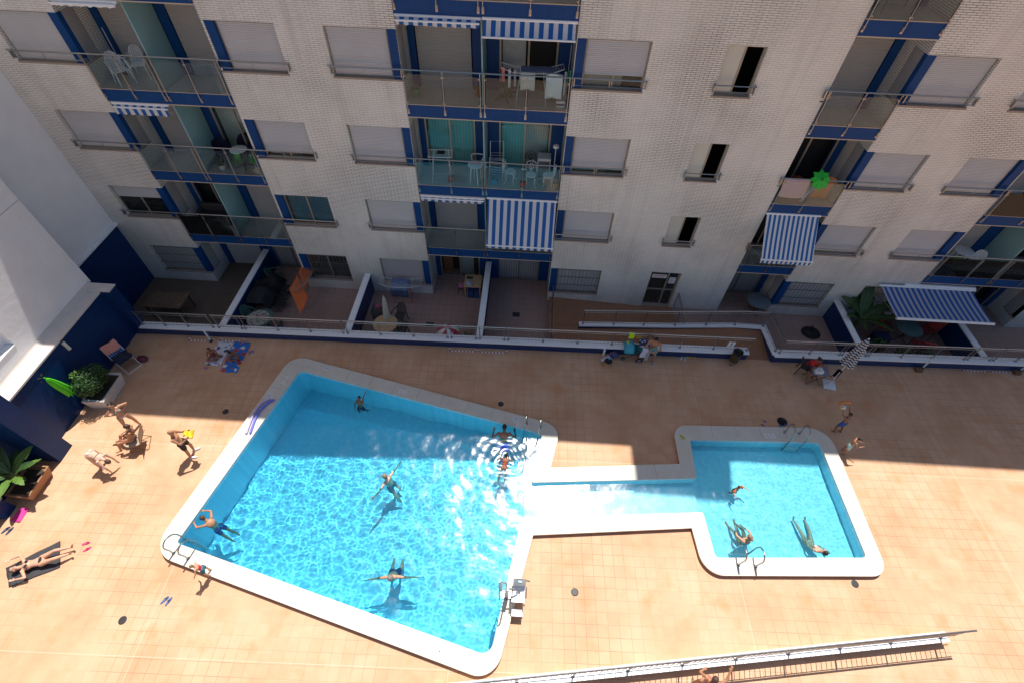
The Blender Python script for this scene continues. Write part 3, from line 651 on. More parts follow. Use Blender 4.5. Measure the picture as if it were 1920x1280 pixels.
a.quad((-2.15,-9.3,2.95),(-2.15,-6.75,2.95),(-2.15,-6.75,5.2),(-2.15,-9.3,5.2)); a.build('wall',M_stucco,NB)
MB().box(-2.1,-1.865,-9.3,-6.76,2.925,2.958).build('sill',M_white,NB)
a=MB()
for z in (9.1,14.6,18.2): a.box(-2.985,-2.972,-3.35,-.01,z,z+.02); a.box(-1.885,-1.874,-30,-3.35,z-3.2,z-3.18)
a.build('render_joint',mat('joint_grey',(.45,.46,.48),.8),NB)
BW=thing('boundary_wall','high navy tiled boundary wall with white ledge along the left side of the deck','wall',(-1.38,-6,0))
a=MB(); a.box(-2.9,-1.36,-8.62,-3.77,-.02,2.30); a.build('face',M_navy,BW)
a=MB(); a.box(-2.9,-1.0,-3.77,-3.42,-.7,2.33); a.build('pier',M_navyx,BW)
a=MB(); a.box(-2.975,-2.955,-3.42,-.003,-.7,2.36); a.build('face',M_navy,BW)
a=MB(); a.box(-2.9,-1.33,-8.62,-3.80,2.30,2.36); a.box(-2.9,-.96,-3.80,-3.40,2.362,2.40)
for k in range(6): # rounded fillet between ledge and building
    a0,a1=PI/2*k/6,PI/2*(k+1)/6; r=.16
    f=lambda q:(-1.88+r-r*math.cos(q)*1.0,2.36+r-r*math.sin(q))
    p,q=f(a0),f(a1); a.quad((p[0],-8.62,p[1]),(p[0],-3.42,p[1]),(q[0],-3.42,q[1]),(q[0],-8.62,q[1]))
a.build('ledge',mat('ledge_render',(.66,.60,.55),.75,var=.06,vs=3),BW)
MB().box(-2.97,-2.84,-3.42,0,2.36,2.44).build('ledge',M_stucco,BW)
a=MB(); a.box(-2.6,-.84,-9.24,-8.64,-.02,3.2); a.build('pier',mat('x',(0,0,0)) if 0 else M_navy,BW)
MB().box(-2.6,-.83,-9.25,-8.63,3.202,3.22).build('coping',M_navyx,BW)
a=MB(); a.box(-2.6,-1.75,-10.75,-9.24,-.02,2.30); a.box(-2.6,-1.25,-11.15,-10.75,-.02,.62); a.box(-2.6,-1.95,-30,-11.15,-.02,2.3); a.build('face',M_navy,BW)
MB().box(-2.62,-1.22,-11.17,-10.73,.622,.66).build('coping',mat('pale_step',(.42,.36,.32),.7),BW)
L_=thing('wall_lamp','small white strip lamp fixed high on the navy wall above the parasol','wall lamp',(-1.35,-6.03,2.0)); MB().bbox(-1.355,-1.28,-6.08,-5.99,1.86,2.22,.012).build('cover',mat('lamp_cover',(.75,.75,.72),.4),L_); MB().box(-1.358,-1.33,-6.10,-5.97,1.84,2.24).build('backplate',M_steel,L_)
# ---- foreground low wall and rail
W0=(26.0,-12.62); W1=(11.2,-14.76); dW=(Vector(W1)-Vector(W0)).normalized()
fw=wallrun('low_wall','low white-topped kerb wall carrying a rail across the bottom of the picture','wall',[(12.3,-14.72),(25.98,-12.72)],.2,-.01,lambda i:.30,mat('kerb_tile',(.62,.58,.52),.6),.02)
fx=lambda x:-14.62+(x-12.3)*.1462
FP=[25.75-1.42*i for i in range(0,10)]
railing('steel rail on the low wall crossing the bottom of the picture',[(12.3,fx(12.3),.30),(26.15,fx(26.15),.30)],[(x,fx(x),.30) for x in FP],h=.80,group='steel rails on the terrace walls',br=.009)
# ---- deck fittings
def drain(x,y,lab,r=.105): 
    t=thing('floor_drain',lab,'drain',(x,y,0),0,'round black floor drains'); MB().lathe([(r,0),(r,.008),(r*.86,.012),(r*.84,.007),(.0,.007)],(x,y,0),28).build('rim',mat('drain_black',(.012,.012,.014),.5),t)
    a=MB()
    for i in range(-3,4): l=(r*.8)**2-(i*.026)**2; l=math.sqrt(max(l,0)); a.box(x-l,x+l,y+i*.026-.006,y+i*.026+.006,.0072,.0115)
    a.build('grate',mat('drain_grate',(.05,.055,.06),.5),t)
for x,y,lab in ((13.4,-5.99,'round black drain behind the big pool near its ladder corner'),(3.66,-7.01,'round black drain left of the pool noodles'),(15.95,-12.09,'round black drain right of the white pool lift'),(3.68,-13.55,'round black drain at the bottom left of the deck'),(24.14,-11.36,'round black drain below the corner of the small pool')): drain(x,y,lab)
M_ring=mat('ring_white',(.62,.63,.62),.5)
for x,y,lab in ((6.71,-4.98,'round white skimmer lid on the top left coping of the big pool'),(5.04,-6.35,'round white skimmer lid beside the pool noodles'),(13.98,-6.66,'round white skimmer lid near the top right pool ladder'),(12.34,-13.77,'round white skimmer lid on the coping at the bottom of the big pool')):
    t=thing('skimmer_lid',lab,'lid',(x,y,ZC),0,'round white skimmer lids'); MB().lathe([(.135,0),(.133,.005),(.105,.0055),(.10,.009),(0,.009)],(x,y,ZC),28).build('lid',M_ring,t)
    MB().lathe([(.02,.009),(.02,.012),(0,.012)],(x,y,ZC),10).build('lock',M_ink,t)
# depth figures painted on the coping, read from the water side
SEG={'0':'abcdef','1':'bc','2':'abged','5':'afgcd'}
M_num=mat('painted_figures',(.80,.80,.82),.5)
def figures(txt,x,y,ang,h,lab):
    a=MB(); w=h*.55; t_=h*.14; ca,sa=math.cos(ang),math.sin(ang)
    def q(u0,u1,v0,v1,o):
        P=[(u0+o,v0),(u1+o,v0),(u1+o,v1),(u0+o,v1)]; P=[(x+u*ca-v*sa,y+u*sa+v*ca,ZC+.004) for u,v in P]; a.quad(*P)
    tot=len(txt)*w*1.45-w*.45
    for i,c in enumerate(txt):
        o=i*w*1.45-tot/2
        for s_ in SEG[c]:
            if s_=='a': q(0,w,h-t_,h,o)
            if s_=='d': q(0,w,0,t_,o)
            if s_=='g': q(t_,w-t_,h/2-t_/2,h/2+t_/2,o)
            if s_=='f': q(0,t_,h/2,h-t_,o)
            if s_=='e': q(0,t_,t_,h/2,o)
            if s_=='b': q(w-t_,w,h/2,h-t_,o)
            if s_=='c': q(w-t_,w,t_,h/2,o)
    tag(a.build('depth_figures',M_num),lab,'marking','white depth figures painted on the pool coping')
figures('210',5.26,-5.60,R(-102),.17,'white figures 210 on the left coping of the big pool')
figures('150',9.84,-5.75,R(167),.17,'white figures 150 on the upper coping of the big pool')
figures('110',14.2,-6.80,R(167),.17,'white figures 110 beside the top right pool ladder')
figures('050',22.89,-6.62,R(182),.17,'white figures 050 on the upper coping of the small pool')
# dashed tape rectangles on the deck
M_tw=mat('tape_white',(.80,.77,.76),.6); M_tr=mat('tape_red',(.38,.14,.13),.6)
def dashes(x0,x1,y0,lab,ye=None):
    t=thing('tape_marking',lab,'marking',(x0,y0,0),0,'dashed rectangles taped on the deck'); a=MB(); b=MB(); s_=.068
    for (A,B) in (((x0,y0),(x1,y0+.02)),((x0,y0),(x0,y0+.26)),((x1,y0+.02),(x1,y0+.28))):
        A=Vector(A);B=Vector(B); n=int((B-A).length/s_); d=(B-A).normalized(); nn=Vector((-d.y,d.x))*.03
        for i in range(n):
            p=A+d*(i*s_); q=p+d*s_; (a if i%2 else b).quad((*(p-nn),.004),(*(q-nn),.004),(*(q+nn),.004),(*(p+nn),.004))
    a.build('white_dash',M_tw,t); b.build('red_dash',M_tr,t)
for x0,x1,y,lab in ((.85,1.78,-3.95,'red and white dashed rectangle on the deck left of the white pole'),(2.06,3.0,-3.86,'red and white dashed rectangle partly under the pink towel'),(11.2,12.24,-3.67,'left one of the two dashed rectangles below the red parasol'),(12.39,13.45,-3.64,'dashed rectangle below the third partition wall, left end of the ramp rail'),(31.5,32.52,-3.12,'left one of the two dashed rectangles under the big awning side'),(32.63,33.5,-3.10,'dashed rectangle nearest the right edge of the picture')): dashes(x0,x1,y,lab)
# ---- awnings
def awning(label,x0,x1,zt,yb,zb,m,val=.12,y0=-.06,arms=True,xs=0,scal=True):
    t=thing('awning',label,'awning',((x0+x1)/2,y0,zt),0,'blue and white striped awnings')
    n=40; a=MB(); sag=lambda v:-.03*math.sin(PI*v)
    a.sheet(lambda u,v:(x0+(x1-x0)*u+xs*v,y0+(yb-y0)*v,zt+(zb-zt)*v+sag(v)),n,8,.006); a.build('canopy',m,t)
    a=MB(); a.tube([(x0-.02+xs,yb,zb-.01),(x1+.02+xs,yb,zb-.01)],.028,8); a.build('front_bar',M_white,t)
    a=MB(); a.tube([(x0-.04,y0+.01,zt+.02),(x1+.04,y0+.01,zt+.02)],.04,10); a.build('roller',M_white,t)
    if val:
        a=MB(); a.sheet(lambda u,v:(x0+(x1-x0)*u+xs,yb-.012+.015*math.sin(u*60)*v,zb-.03-(val-(.025*abs(math.sin(u*PI*(x1-x0)/.28)) if scal else 0))*v),120,2,0); a.build('valance',m,t)
    if arms:
        for x in (x0+.05,x1-.05): MB().tube([(x,y0+.02,zb-(.3 if yb<-.6 else -.0)),(x+xs,yb+.02,zb)],.014,6).build('arm',M_steel,t)
    return t
M_aw=stripes('awning_stripe',(.008,.10,.34),(.60,.61,.64),.268,0,.5); M_awn=stripes('awning_stripe_fine',(.010,.12,.36),(.66,.68,.70),.172,0,.5)
awning('long blue and white striped awning hanging from the middle balcony above the empty terrace',12.47,14.99,4.60,-1.0,3.2,M_aw)
awning('narrow-striped blue and white awning with faded hem below the balcony with the green pinwheel',22.72,24.62,4.6,-1.1,3.34,M_awn,.16,xs=.04)
awning('short striped awning rolled half out above the balcony with the drying laundry',12.42,15.0,10.40,-.35,10.06,M_aw,0)
awning('rolled-in striped awning above the shuttered middle balcony door',9.98,12.3,10.38,-.20,10.33,M_aw,.10,arms=False)
awning('rolled-in awning with striped fringe above the left balcony of blue armchairs',.15,1.95,7.46,-.14,7.40,M_aw,.22,arms=False)
awning('thin rolled-in awning with striped fringe left of the long hanging awning',10.0,12.3,4.55,-.12,4.52,M_aw,.10,arms=False)
awning('rolled-in white awning bar above the left balcony with white chairs',.15,2.0,10.36,-.14,10.33,M_white,.05,arms=False)
t=awning('large blue and white awning spread over the banana plant terrace',28.72,32.42,1.48,-1.8,1.36,stripes('awning_stripe_wide',(.012,.09,.36),(.40,.41,.46),.222,0,.5),0,y0=-.12,arms=True,xs=-.02)
a=MB(); a.box(29.65,32.5,-.10,-.002,1.5,1.62); a.tube([(28.62,-.12,1.52),(32.5,-.12,1.52)],.05,10); a.build('cassette',M_white,t); MB().tube([(28.68,-1.8,1.35),(32.45,-1.8,1.35)],.055,12).build('front_profile',M_white,t)
# ---- pool ladders
def ladder(label,c,d,wdt=.5):
    """c: mid point of deck feet; d: unit vector pointing to the water"""
    t=thing('pool_ladder',label,'ladder',(c[0],c[1],ZC),0,'steel pool ladders'); d=Vector(d).normalized(); s_=Vector((-d.y,d.x))
    for k in (-1,1):
        b=Vector(c)+s_*k*wdt/2; P=[]
        for (u,z) in ((0,0),(0,.25),(-.02,.48),(.03,.62),(.14,.69),(.27,.66),(.38,.55),(.43,.35),(.44,.1),(.44,-.3),(.44,-.75)): q=b+d*u; P.append((q.x,q.y,ZC+z))
        Q=[]
        for i in range(len(P)-1):
            for j in range(3):
                p0,p1,p2,p3=(Vector(P[max(i-1,0)]),Vector(P[i]),Vector(P[i+1]),Vector(P[min(i+2,len(P)-1)])); u=j/3
                Q.append(tuple(.5*((2*p1)+(-p0+p2)*u+(2*p0-5*p1+4*p2-p3)*u*u+(-p0+3*p1-3*p2+p3)*u**3)))
        Q.append(P[-1]); r_=MB().tube(Q,.021,10); r_.lathe([(.05,0),(.05,.012),(.03,.03),(.022,.03)],(b.x,b.y,ZC),14); r_.build('side_rail',M_steel,t)
    for z in (-.14,-.38,-.62):
        q=Vector(c)+d*.44; a=MB(); A=q-s_*(wdt/2-.02); B=q+s_*(wdt/2-.02); e=d*.04
        a.add([(A.x-e.x,A.y-e.y,z),(B.x-e.x,B.y-e.y,z),(B.x+e.x,B.y+e.y,z),(A.x+e.x,A.y+e.y,z),(A.x-e.x,A.y-e.y,z+.03),(B.x-e.x,B.y-e.y,z+.03),(B.x+e.x,B.y+e.y,z+.03),(A.x+e.x,A.y+e.y,z+.03)],[(3,2,1,0),(4,5,6,7),(0,1,5,4),(1,2,6,5),(2,3,7,6),(3,0,4,7)]); a.build('step',M_white,t)
ladder('steel pool ladder at the top right corner of the big pool',(14.61,-6.87),(-.22,-1))
ladder('steel pool ladder at the upper right of the small pool',(23.71,-6.53),(-.04,-1))
ladder('steel pool ladder at the bottom of the small pool beside the seated bather',(21.02,-11.1),(.03,1))
ladder('steel pool ladder at the bottom left corner of the big pool',(4.53,-11.88),(.24,1))
# ================================================================ furniture, plants and belongings
def G(z): return z
MW=mat('white_plastic',(.74,.75,.76),.4,var=.03); MGR=mat('green_plastic',(.06,.12,.10),.5); MDK=mat('charcoal_plastic',(.035,.035,.038),.5); MBL=mat('navy_fabric',(.02,.03,.10),.8)
MRD=mat('red_cushion',(.32,.035,.03),.7); MTAN=mat('light_wood',(.50,.33,.18),.55,var=.12,vs=9); MSL=mat('silver_tube',(.55,.56,.58),.3,metal=1)
def legs4(t,x,y,h,splay,m,z0=0,r=.018,hy=None):
    hy=hy or y
    for sx in(-1,1):
        for sy in(-1,1): MB().tube([(sx*(x+splay),sy*(hy+splay),z0),(sx*x,sy*hy,h)],[r*.8,r],8).build('leg',m,t,local=True)
def plastic_chair(label,loc,rz,m,group='garden chairs',z=0,arms=True):
    """monobloc armchair, faces -y in its own frame"""
    t=thing('garden_chair',label,'chair',loc,rz,group)
    a=MB().sheet(lambda u,v:((u-.5)*.42*(1-.1*v),-.22+.42*v,.43-.02*math.sin(PI*u)*math.sin(PI*v)),8,8,.02); a.build('seat',m,t,local=True,smooth=1)
    def back(u,v):
        w=.22*(1-.25*v*v); return ((u-.5)*2*w,.20+.16*v-.05*abs(u-.5)*2,.45+.40*v*(1-.25*(abs(u-.5)*2)**3))
    a=MB()
    for i in range(5):
        u0=.1+.165*i; a.sheet(lambda u,v,u0=u0:back(u0+.11*u,v*.93),2,8,.014)
    a.tube([back(.02,j/8) for j in range(8)]+[back(u/10,1) for u in range(1,10)]+[back(.98,1-j/8) for j in range(1,9)],.018,8); a.build('backrest',m,t,local=True,smooth=1)
    legs4(t,.20,.20,.43,.04,m,r=.024)
    if arms:
        for s_ in(-1,1): MB().tube([(s_*.24,-.22,.43),(s_*.26,-.24,.60),(s_*.265,-.16,.655),(s_*.26,.05,.665),(s_*.21,.26,.67)],.022,8).build('armrest',m,t,local=True,smooth=1)
    return t
def round_table(label,loc,r,m,h=.72,leg='pedestal',mt=None,lm=None):
    t=thing('round_table',label,'table',loc,0); MB().lathe([(0,h-.03),(r-.02,h-.03),(r,h-.02),(r,h-.006),(r-.012,h),(0,h)],(0,0,0),36).build('tabletop',m,t,local=True,smooth=1)
    if leg=='pedestal':
        MB().lathe([(.03,.05),(.03,h-.03)],(0,0,0),12).build('column',lm or MDK,t,local=True)
        for k in range(4): q=PI/2*k+.4; MB().tube([(0,0,.12),(.18*math.cos(q),.18*math.sin(q),.07),(.34*math.cos(q),.34*math.sin(q),.015)],.018,8).build('foot',lm or MDK,t,local=True)
    else:
        for k in range(4): q=PI/2*k+.4; MB().tube([(.8*r*math.cos(q),.8*r*math.sin(q),0),(.55*r*math.cos(q),.55*r*math.sin(q),h-.03)],.018,8).build('leg',lm or MW,t,local=True)
    return t
def closed_parasol(label,base,tip,r,m,pole=None,cat='parasol',group=None,folds=8,low=0):
    """folded canopy hanging round its pole from tip (top) down"""
    t=thing('parasol',label,cat,base,0,group); B=Vector(base);Tp=Vector(tip); ax=(Tp-B); Lh=ax.length; rot=ax.to_track_quat('Z','Y').to_matrix()
    t.rotation_euler=rot.to_euler()
    MB().tube([(0,0,0),(0,0,Lh+.06)],.017,8).build('pole',pole or MW,t,local=True)
    a=MB(); n=folds*6; vs=[]; prof=[(.02,1.0),(.05,.93),(.075,.8),(.095,.62),(.12,.45-.30*low)]
    for (f,h) in prof:
        for k in range(n):
            q=2*PI*k/n; rr=r*f/.12*(.72+.28*math.cos(folds*q))*(1+.08*math.sin(3*q)); vs.append((rr*math.cos(q),rr*math.sin(q),Lh*h-(.03*math.cos(folds*q) if h<.5 else 0)))
    fs=[(i*n+k,i*n+(k+1)%n,(i+1)*n+(k+1)%n,(i+1)*n+k) for i in range(len(prof)-1) for k in range(n)]; fs.append(tuple(range(n))); a.add(vs,fs); a.build('canopy',m,t,local=True,smooth=2)
    return t
def clothes_horse(label,loc,rz,m,lm=None,L=1.1,W=.55,h=.95,wings=True):
    t=thing('clothes_horse',label,'clothes airer',loc,rz)
    a=MB(); a.tube([(-L/2,-W/2,h),(L/2,-W/2,h),(L/2,W/2,h),(-L/2,W/2,h)],.011,6,closed=True)
    for i in range(7): y=-W/2+W*(i+.5)/7; a.tube([(-L/2,y,h),(L/2,y,h)],.004,4)
    a.build('rack',m,t,local=True)
    if wings:
        for s_ in(-1,1):
            a=MB(); x=s_*(L/2+.38); a.tube([(s_*L/2,-W/2,h),(x,-W/2+.05,h+.12),(x,W/2-.05,h+.12),(s_*L/2,W/2,h)],.009,6)
            for i in range(4): u=(i+1)/5; a.tube([(s_*L/2+(x-s_*L/2)*u,-W/2+.05*u,h+.12*u),(s_*L/2+(x-s_*L/2)*u,W/2-.05*u,h+.12*u)],.004,4)
            a.build('wing',m,t,local=True)
    for s_ in(-1,1): MB().tube([(-L*.42,s_*.27,0),(L*.42,s_*.27,0),(L*.30,-s_*.27,h),(-L*.30,-s_*.27,h)],.011,6,closed=True).build('leg_frame',lm or m,t,local=True)
    return t
def cloth(label,fn,m,nu=14,nv=14,th=.008,cat='laundry',name='hung_cloth',group=None):
    a=MB().sheet(fn,nu,nv,th); c=Vector(fn(.5,.5)); o=bpy.data.objects.new('x',None); bpy.data.objects.remove(o)
    a.v=[(v[0]-c.x,v[1]-c.y,v[2]-c.z) for v in a.v]; ob=a.build(name,m,None,smooth=2); ob.location=c; return tag(ob,label,cat,group)
def folded_towel(label,x,y,z,w,d,m,rz=0): return cloth(label,lambda u,v:(x+(u-.5)*w,y+(v-.5)*d,z+.03+.012*math.sin(9*u+5*v)),m,cat='towel',name='towel',th=.03)
# ---- left terrace: low wooden table on boards
t=thing('wooden_table','low dark wooden slatted table on the boarded terrace at the far left','table',(-1.03,-1.95,T))
a=MB()
for i in range(9): y=-.46+.103*i; a.bbox(-.80,.80,y,y+.094,.68,.72,.004)
a.build('tabletop',mat('weathered_wood',(.13,.085,.055),.7,var=.25,vs=5),t,local=True); legs4(t,.70,.38,.68,.0,mat('dark_wood',(.07,.045,.03),.7),r=.035)
# ---- second terrace
t=round_table('round pale green table under a flowered cloth next to the second rail',(3.30,-2.60,T),.48,MGR,lm=MDK)
def floral():
    m,nt,b=nmat('floral_cloth'); N=nt.nodes; L=nt.links; tc=N.new('ShaderNodeTexCoord'); v=N.new('ShaderNodeTexVoronoi'); v.inputs['Scale'].default_value=13; L.new(tc.outputs['Object'],v.inputs[0])
    r=N.new('ShaderNodeValToRGB'); r.color_ramp.interpolation='CONSTANT'; e=r.color_ramp.elements; e[0].color=(.30,.33,.30,1); e[1].position=.55; e[1].color=(.30,.06,.09,1); k=e.new(.7); k.color=(.10,.16,.10,1); k=e.new(.82); k.color=(.34,.34,.33,1)
    s_=N.new('ShaderNodeSeparateColor'); L.new(v.outputs['Color'],s_.inputs[0]); L.new(s_.outputs[0],r.inputs[0]); L.new(r.outputs[0],b.inputs['Base Color']); b.inputs['Roughness'].default_value=.8; return m
cloth('flowered tablecloth spread over the green round table',lambda u,v:(3.17+.44*math.sin(PI*v*.999+.001)*math.cos(2*PI*u)*(1 if v<.5 else 1.0)*(1),-2.68+.44*math.sin(PI*v*.999+.001)*math.sin(2*PI*u),T+.735-(0 if v<.5 else .25*(v-.5)*2+.02*math.sin(14*PI*u)))if v<.5 else (3.17+(.44+.03*(v-.5))*math.cos(2*PI*u),-2.68+(.44+.03*(v-.5))*math.sin(2*PI*u),T+.735-.36*(v-.5)-.03*abs(math.sin(7*PI*u))*(v-.5)*2),floral(),40,12,.006,'tablecloth','tablecloth')
plastic_chair('dark green garden chair left of the flowered table',(2.62,-2.35,T),R(60),MGR); plastic_chair('dark green garden chair near the terrace door, against the first partition',(2.75,.15,T),R(100),MGR)
plastic_chair('charcoal garden chair right of the flowered table',(3.95,-2.95,T),R(-60),MDK)
# draped dark furniture stack
def lounge(label,loc,rz):
    t=thing('metal_lounger',label,'lounger',loc,rz,'stacked dark loungers'); a=MB()
    a.tube([(-.28,-.85,.35),(.28,-.85,.35),(.28,.35,.35),(.28,.85,.75),(-.28,.85,.75),(-.28,.35,.35)],.016,8,closed=True); a.build('frame',MDK,t,local=True)
    MB().sheet(lambda u,v:((u-.5)*.52,-.82+1.64*v,.36 if v<.7 else .36+(v-.7)/.3*.36),6,16,.01).build('sling',mat('black_mesh',(.012,.012,.014),.7),t,local=True)
    for s_ in(-1,1): MB().tube([(s_*.28,-.6,.35),(s_*.28,-.68,.0),(s_*.28,.1,.0),(s_*.28,.05,.35)],.014,8).build('leg',mat('brown_tube',(.10,.05,.04),.5),t,local=True)
lounge('dark metal lounger nearest the terrace door by the first partition',(2.85,-.55,T),R(85)); lounge('dark metal lounger nearest the flowered table by the first partition',(2.85,-1.35,T),R(88))
t=thing('furniture_cover','black cover heaped over the loungers by the first partition','cover',(2.8,-1,T)); a=MB()
a.sheet(lambda u,v:(2.33+.95*u,-1.9+1.9*v,T+.78+.20*noise.noise(Vector((u*3,v*4,1)))+.1*math.sin(5*v)-.9*max(0,u-.75)*1.6),16,24,.02); a.build('sheet',mat('black_cover',(.008,.009,.012),.75),t,smooth=2)
# orange towels on airer
clothes_horse('slim steel airer carrying the two orange towels',(4.45,-.75,T),R(80),MSL,L=1.5,W=.5,h=1.15,wings=False)
MO=mat('orange_towel',(.62,.14,.04),.85,var=.08,bump=.2)
cloth('front orange towel hanging askew, nearer the pool',lambda u,v:(4.17+.76*v+.04*math.sin(3*u),-1.39+.95*u-1.10*v-.0*u,T+1.2-.25*v-.06*math.sin(PI*v)),MO,group='orange towels on the airer')
cloth('rear orange towel hanging askew, nearer the barred window',lambda u,v:(4.22+.42*v,-.36+1.1*u-.72*v,T+1.22-.28*v),MO,group='orange towels on the airer')
# ---- third terrace
clothes_horse('airer on red legs with a blue patterned cloth below the shuttered window',(8.65,-.40,T),R(2),MW,mat('red_tube',(.35,.03,.03),.5),L=1.0)
cloth('blue patterned cloth over the airer with red legs',lambda u,v:(8.25+.72*u,-.66+.56*v,T+.965-.0) if 0 else (8.22+.78*u,-.72+.60*math.sin(v*PI/2) if v<.8 else -.15,T+.98-.02*math.sin(9*u)) if v>.35 else (8.22+.78*u,-.74-.02*math.sin(11*u),T+.45+.53*v/.35),tiles('blue_pattern_cloth',((.04,.07,.18),(.16,.22,.36)),(.06,.06),(.25,.3,.4),gw=.01,rough=.9,vs=14,gmix=(.3,1)))
cloth('yellow cloth on the right wing of the airer with red legs',lambda u,v:(9.42+.07*u,-.30-.16*v*0-.3*u,T+1.05-.42*v),mat('yellow_cloth',(.62,.33,.02),.85),6,8)
round_table('round light wood table with a closed cream parasol through it',(8.40,-2.55,T),.50,MTAN)
closed_parasol('closed cream parasol standing in the round wooden table',(8.42,-2.5,T),(8.55,-2.42,T+2.15),.15,mat('cream_canvas',(.50,.48,.40),.85),MTAN)
plastic_chair('black garden chair behind the round wooden table, nearer the airer',(8.80,-1.80,T),R(-15),MDK,arms=True); plastic_chair('black garden chair left of the round wooden table',(7.95,-1.95,T),R(25),MDK); plastic_chair('black garden chair tucked right of the round wooden table by the rail',(9.02,-2.60,T),R(-90),MDK)
a=MB(); 
for k in range(26): q=rnd(0,6.3); r_=rnd(0,.12); a.ell((7.92+r_*math.cos(q),-1.72+r_*math.sin(q),T+.83+rnd(-.03,.07)),(.035,.035,.022),6,4)
o=a.build('flower_bunch',mat('pink_petals',(.42,.08,.17),.8,var=.35,vs=18),None); tag(o,'bunch of pink and white flowers behind the closed cream parasol','flowers')
# small open red-white parasol
t=thing('open_parasol','small open red and white parasol just behind the rail','parasol',(11.03,-2.92,T)); a=MB(); n=16; vs=[(0,0,1.13)]
for (r_,z) in ((.15,1.07),(.32,.98),(.46,.84)):
    for k in range(n): q=2*PI*k/n+.15; vs.append((r_*math.cos(q),r_*math.sin(q),z-(.03 if (k%2==0 and r_>.4) else 0)))
red=[];wh=[]
for k in range(n): (red if (k//2)%2 else wh).append((0,1+k,1+(k+1)%n))
for j in range(2):
    for k in range(n): (red if (k//2)%2 else wh).append((1+j*n+k,1+(j+1)*n+k,1+(j+1)*n+(k+1)%n,1+j*n+(k+1)%n))
MB().add(vs,red).build('red_panels',mat('parasol_red',(.42,.03,.05),.8),t,local=True); MB().add(vs,wh).build('white_panels',mat('parasol_white',(.60,.58,.58),.8),t,local=True)
MB().tube([(0,0,0),(0,0,1.2)],.012,8).build('pole',MW,t,local=True); MB().lathe([(0,0),(.16,0),(.16,.05),(.03,.08),(0,.08)],(0,0,0),20).build('base',MDK,t,local=True)
# plants
M_leafd=mat('leaf_dark',(.028,.07,.018),.5,var=.35,vs=3); M_leafl=mat('leaf_light',(.09,.18,.025),.45,var=.25,vs=3); M_bush=mat('bush_leaf',(.020,.065,.010),.45,var=.4,vs=5); M_stem=mat('stem_green',(.12,.16,.05),.6)
def leafcloud(mb,c,r,n,s_,up=.3):
    for i in range(n):
        d=Vector((rnd(-1,1),rnd(-1,1),rnd(-1,1)))
        if d.length>1 or d.length<.45: continue
        k=1+.22*noise.noise(d*2.3+Vector(c)); p=Vector((c[0]+d.x*r[0]*k,c[1]+d.y*r[1]*k,c[2]+d.z*r[2]*k)); nrm=(d+Vector((rnd(-.6,.6),rnd(-.6,.6),rnd(-.2,.9)))).normalized(); a_=nrm.orthogonal().normalized(); b_=nrm.cross(a_); q=rnd(0,6.3); a2=a_*math.cos(q)+b_*math.sin(q); b2=nrm.cross(a2); l=s_*rnd(.7,1.3)
        mb.add([p-a2*l,p+b2*l*.4+nrm*l*.1,p+a2*l,p-b2*l*.4+nrm*l*.1],[(0,1,2,3)])
t=thing('potted_shrub','dense green shrub in a long white planter against the navy wall','plant',(-.72,-6.65,0))
a=MB(); a.add([(-.30,-.56,0),(.26,-.52,0),(.24,.56,0),(-.30,.58,0),(-.36,-.62,.5),(.40,-.56,.5),(.30,.68,.5),(-.36,.64,.5)],[(0,1,5,4),(1,2,6,5),(2,3,7,6),(3,0,4,7),(3,2,1,0),(4,5,6,7)]); a.build('planter',mat('planter_white',(.62,.60,.58),.6,var=.06),t,local=True)
MB().box(-.3,.3,-.5,.56,.501,.512).build('soil',mat('soil',(.04,.03,.02),.9),t,local=True)
for k in range(5): q=k*1.3; MB().tube([(-.05,.1*k-.2,.5),(-.05+.12*math.cos(q),.1*k-.2+.1*math.sin(q),.95)],[.018,.01],6).build('trunk',mat('bark',(.10,.07,.045),.8),t,local=True)
a=MB(); leafcloud(a,(-.02,-.05,1.06),(.46,.62,.48),4200,.042); leafcloud(a,(.05,.2,1.12),(.36,.36,.42),1300,.042); leafcloud(a,(-.1,-.32,1.0),(.34,.34,.36),1200,.04); a.build('crown',M_bush,t,local=True)
a=MB(); leafcloud(a,(-.25,-.1,1.45),(.16,.22,.12),150,.035); a.build('young_shoots',M_leafl,t,local=True)
def bananaleaf(mb,base,ang,L,W,rise,droop,tear=.0,tw=0):
    P=[];n=14
    for i in range(n+1):
        u=i/n; r_=L*u*math.cos(rise*(1-.5*u)); z=L*(math.sin(rise)*u-droop*u*u); P.append(Vector((base[0]+r_*math.cos(ang),base[1]+r_*math.sin(ang),base[2]+z)))
    side=Vector((-math.sin(ang),math.cos(ang),0))
    for s_ in(-1,1):
        for i in range(2,n):
            u0,u1=i/n,(i+1)/n; w0=W*math.sin(PI*min(1,(u0-.12)/.88))**.7 if u0>.12 else 0; w1=W*max(0,math.sin(PI*min(1,(u1-.12)/.88)))**.7
            if random.random()<tear: w1*=.55
            A,B=P[i],P[i+1]; up=Vector((0,0,-.18*w0+tw*s_*w0)); C2=B+side*s_*w1+Vector((0,0,.10*w1+tw*s_*w1)); D2=A+side*s_*w0+Vector((0,0,.10*w0+tw*s_*w0)); mb.add([A,B,C2,D2],[(0,1,2,3)])
    return P
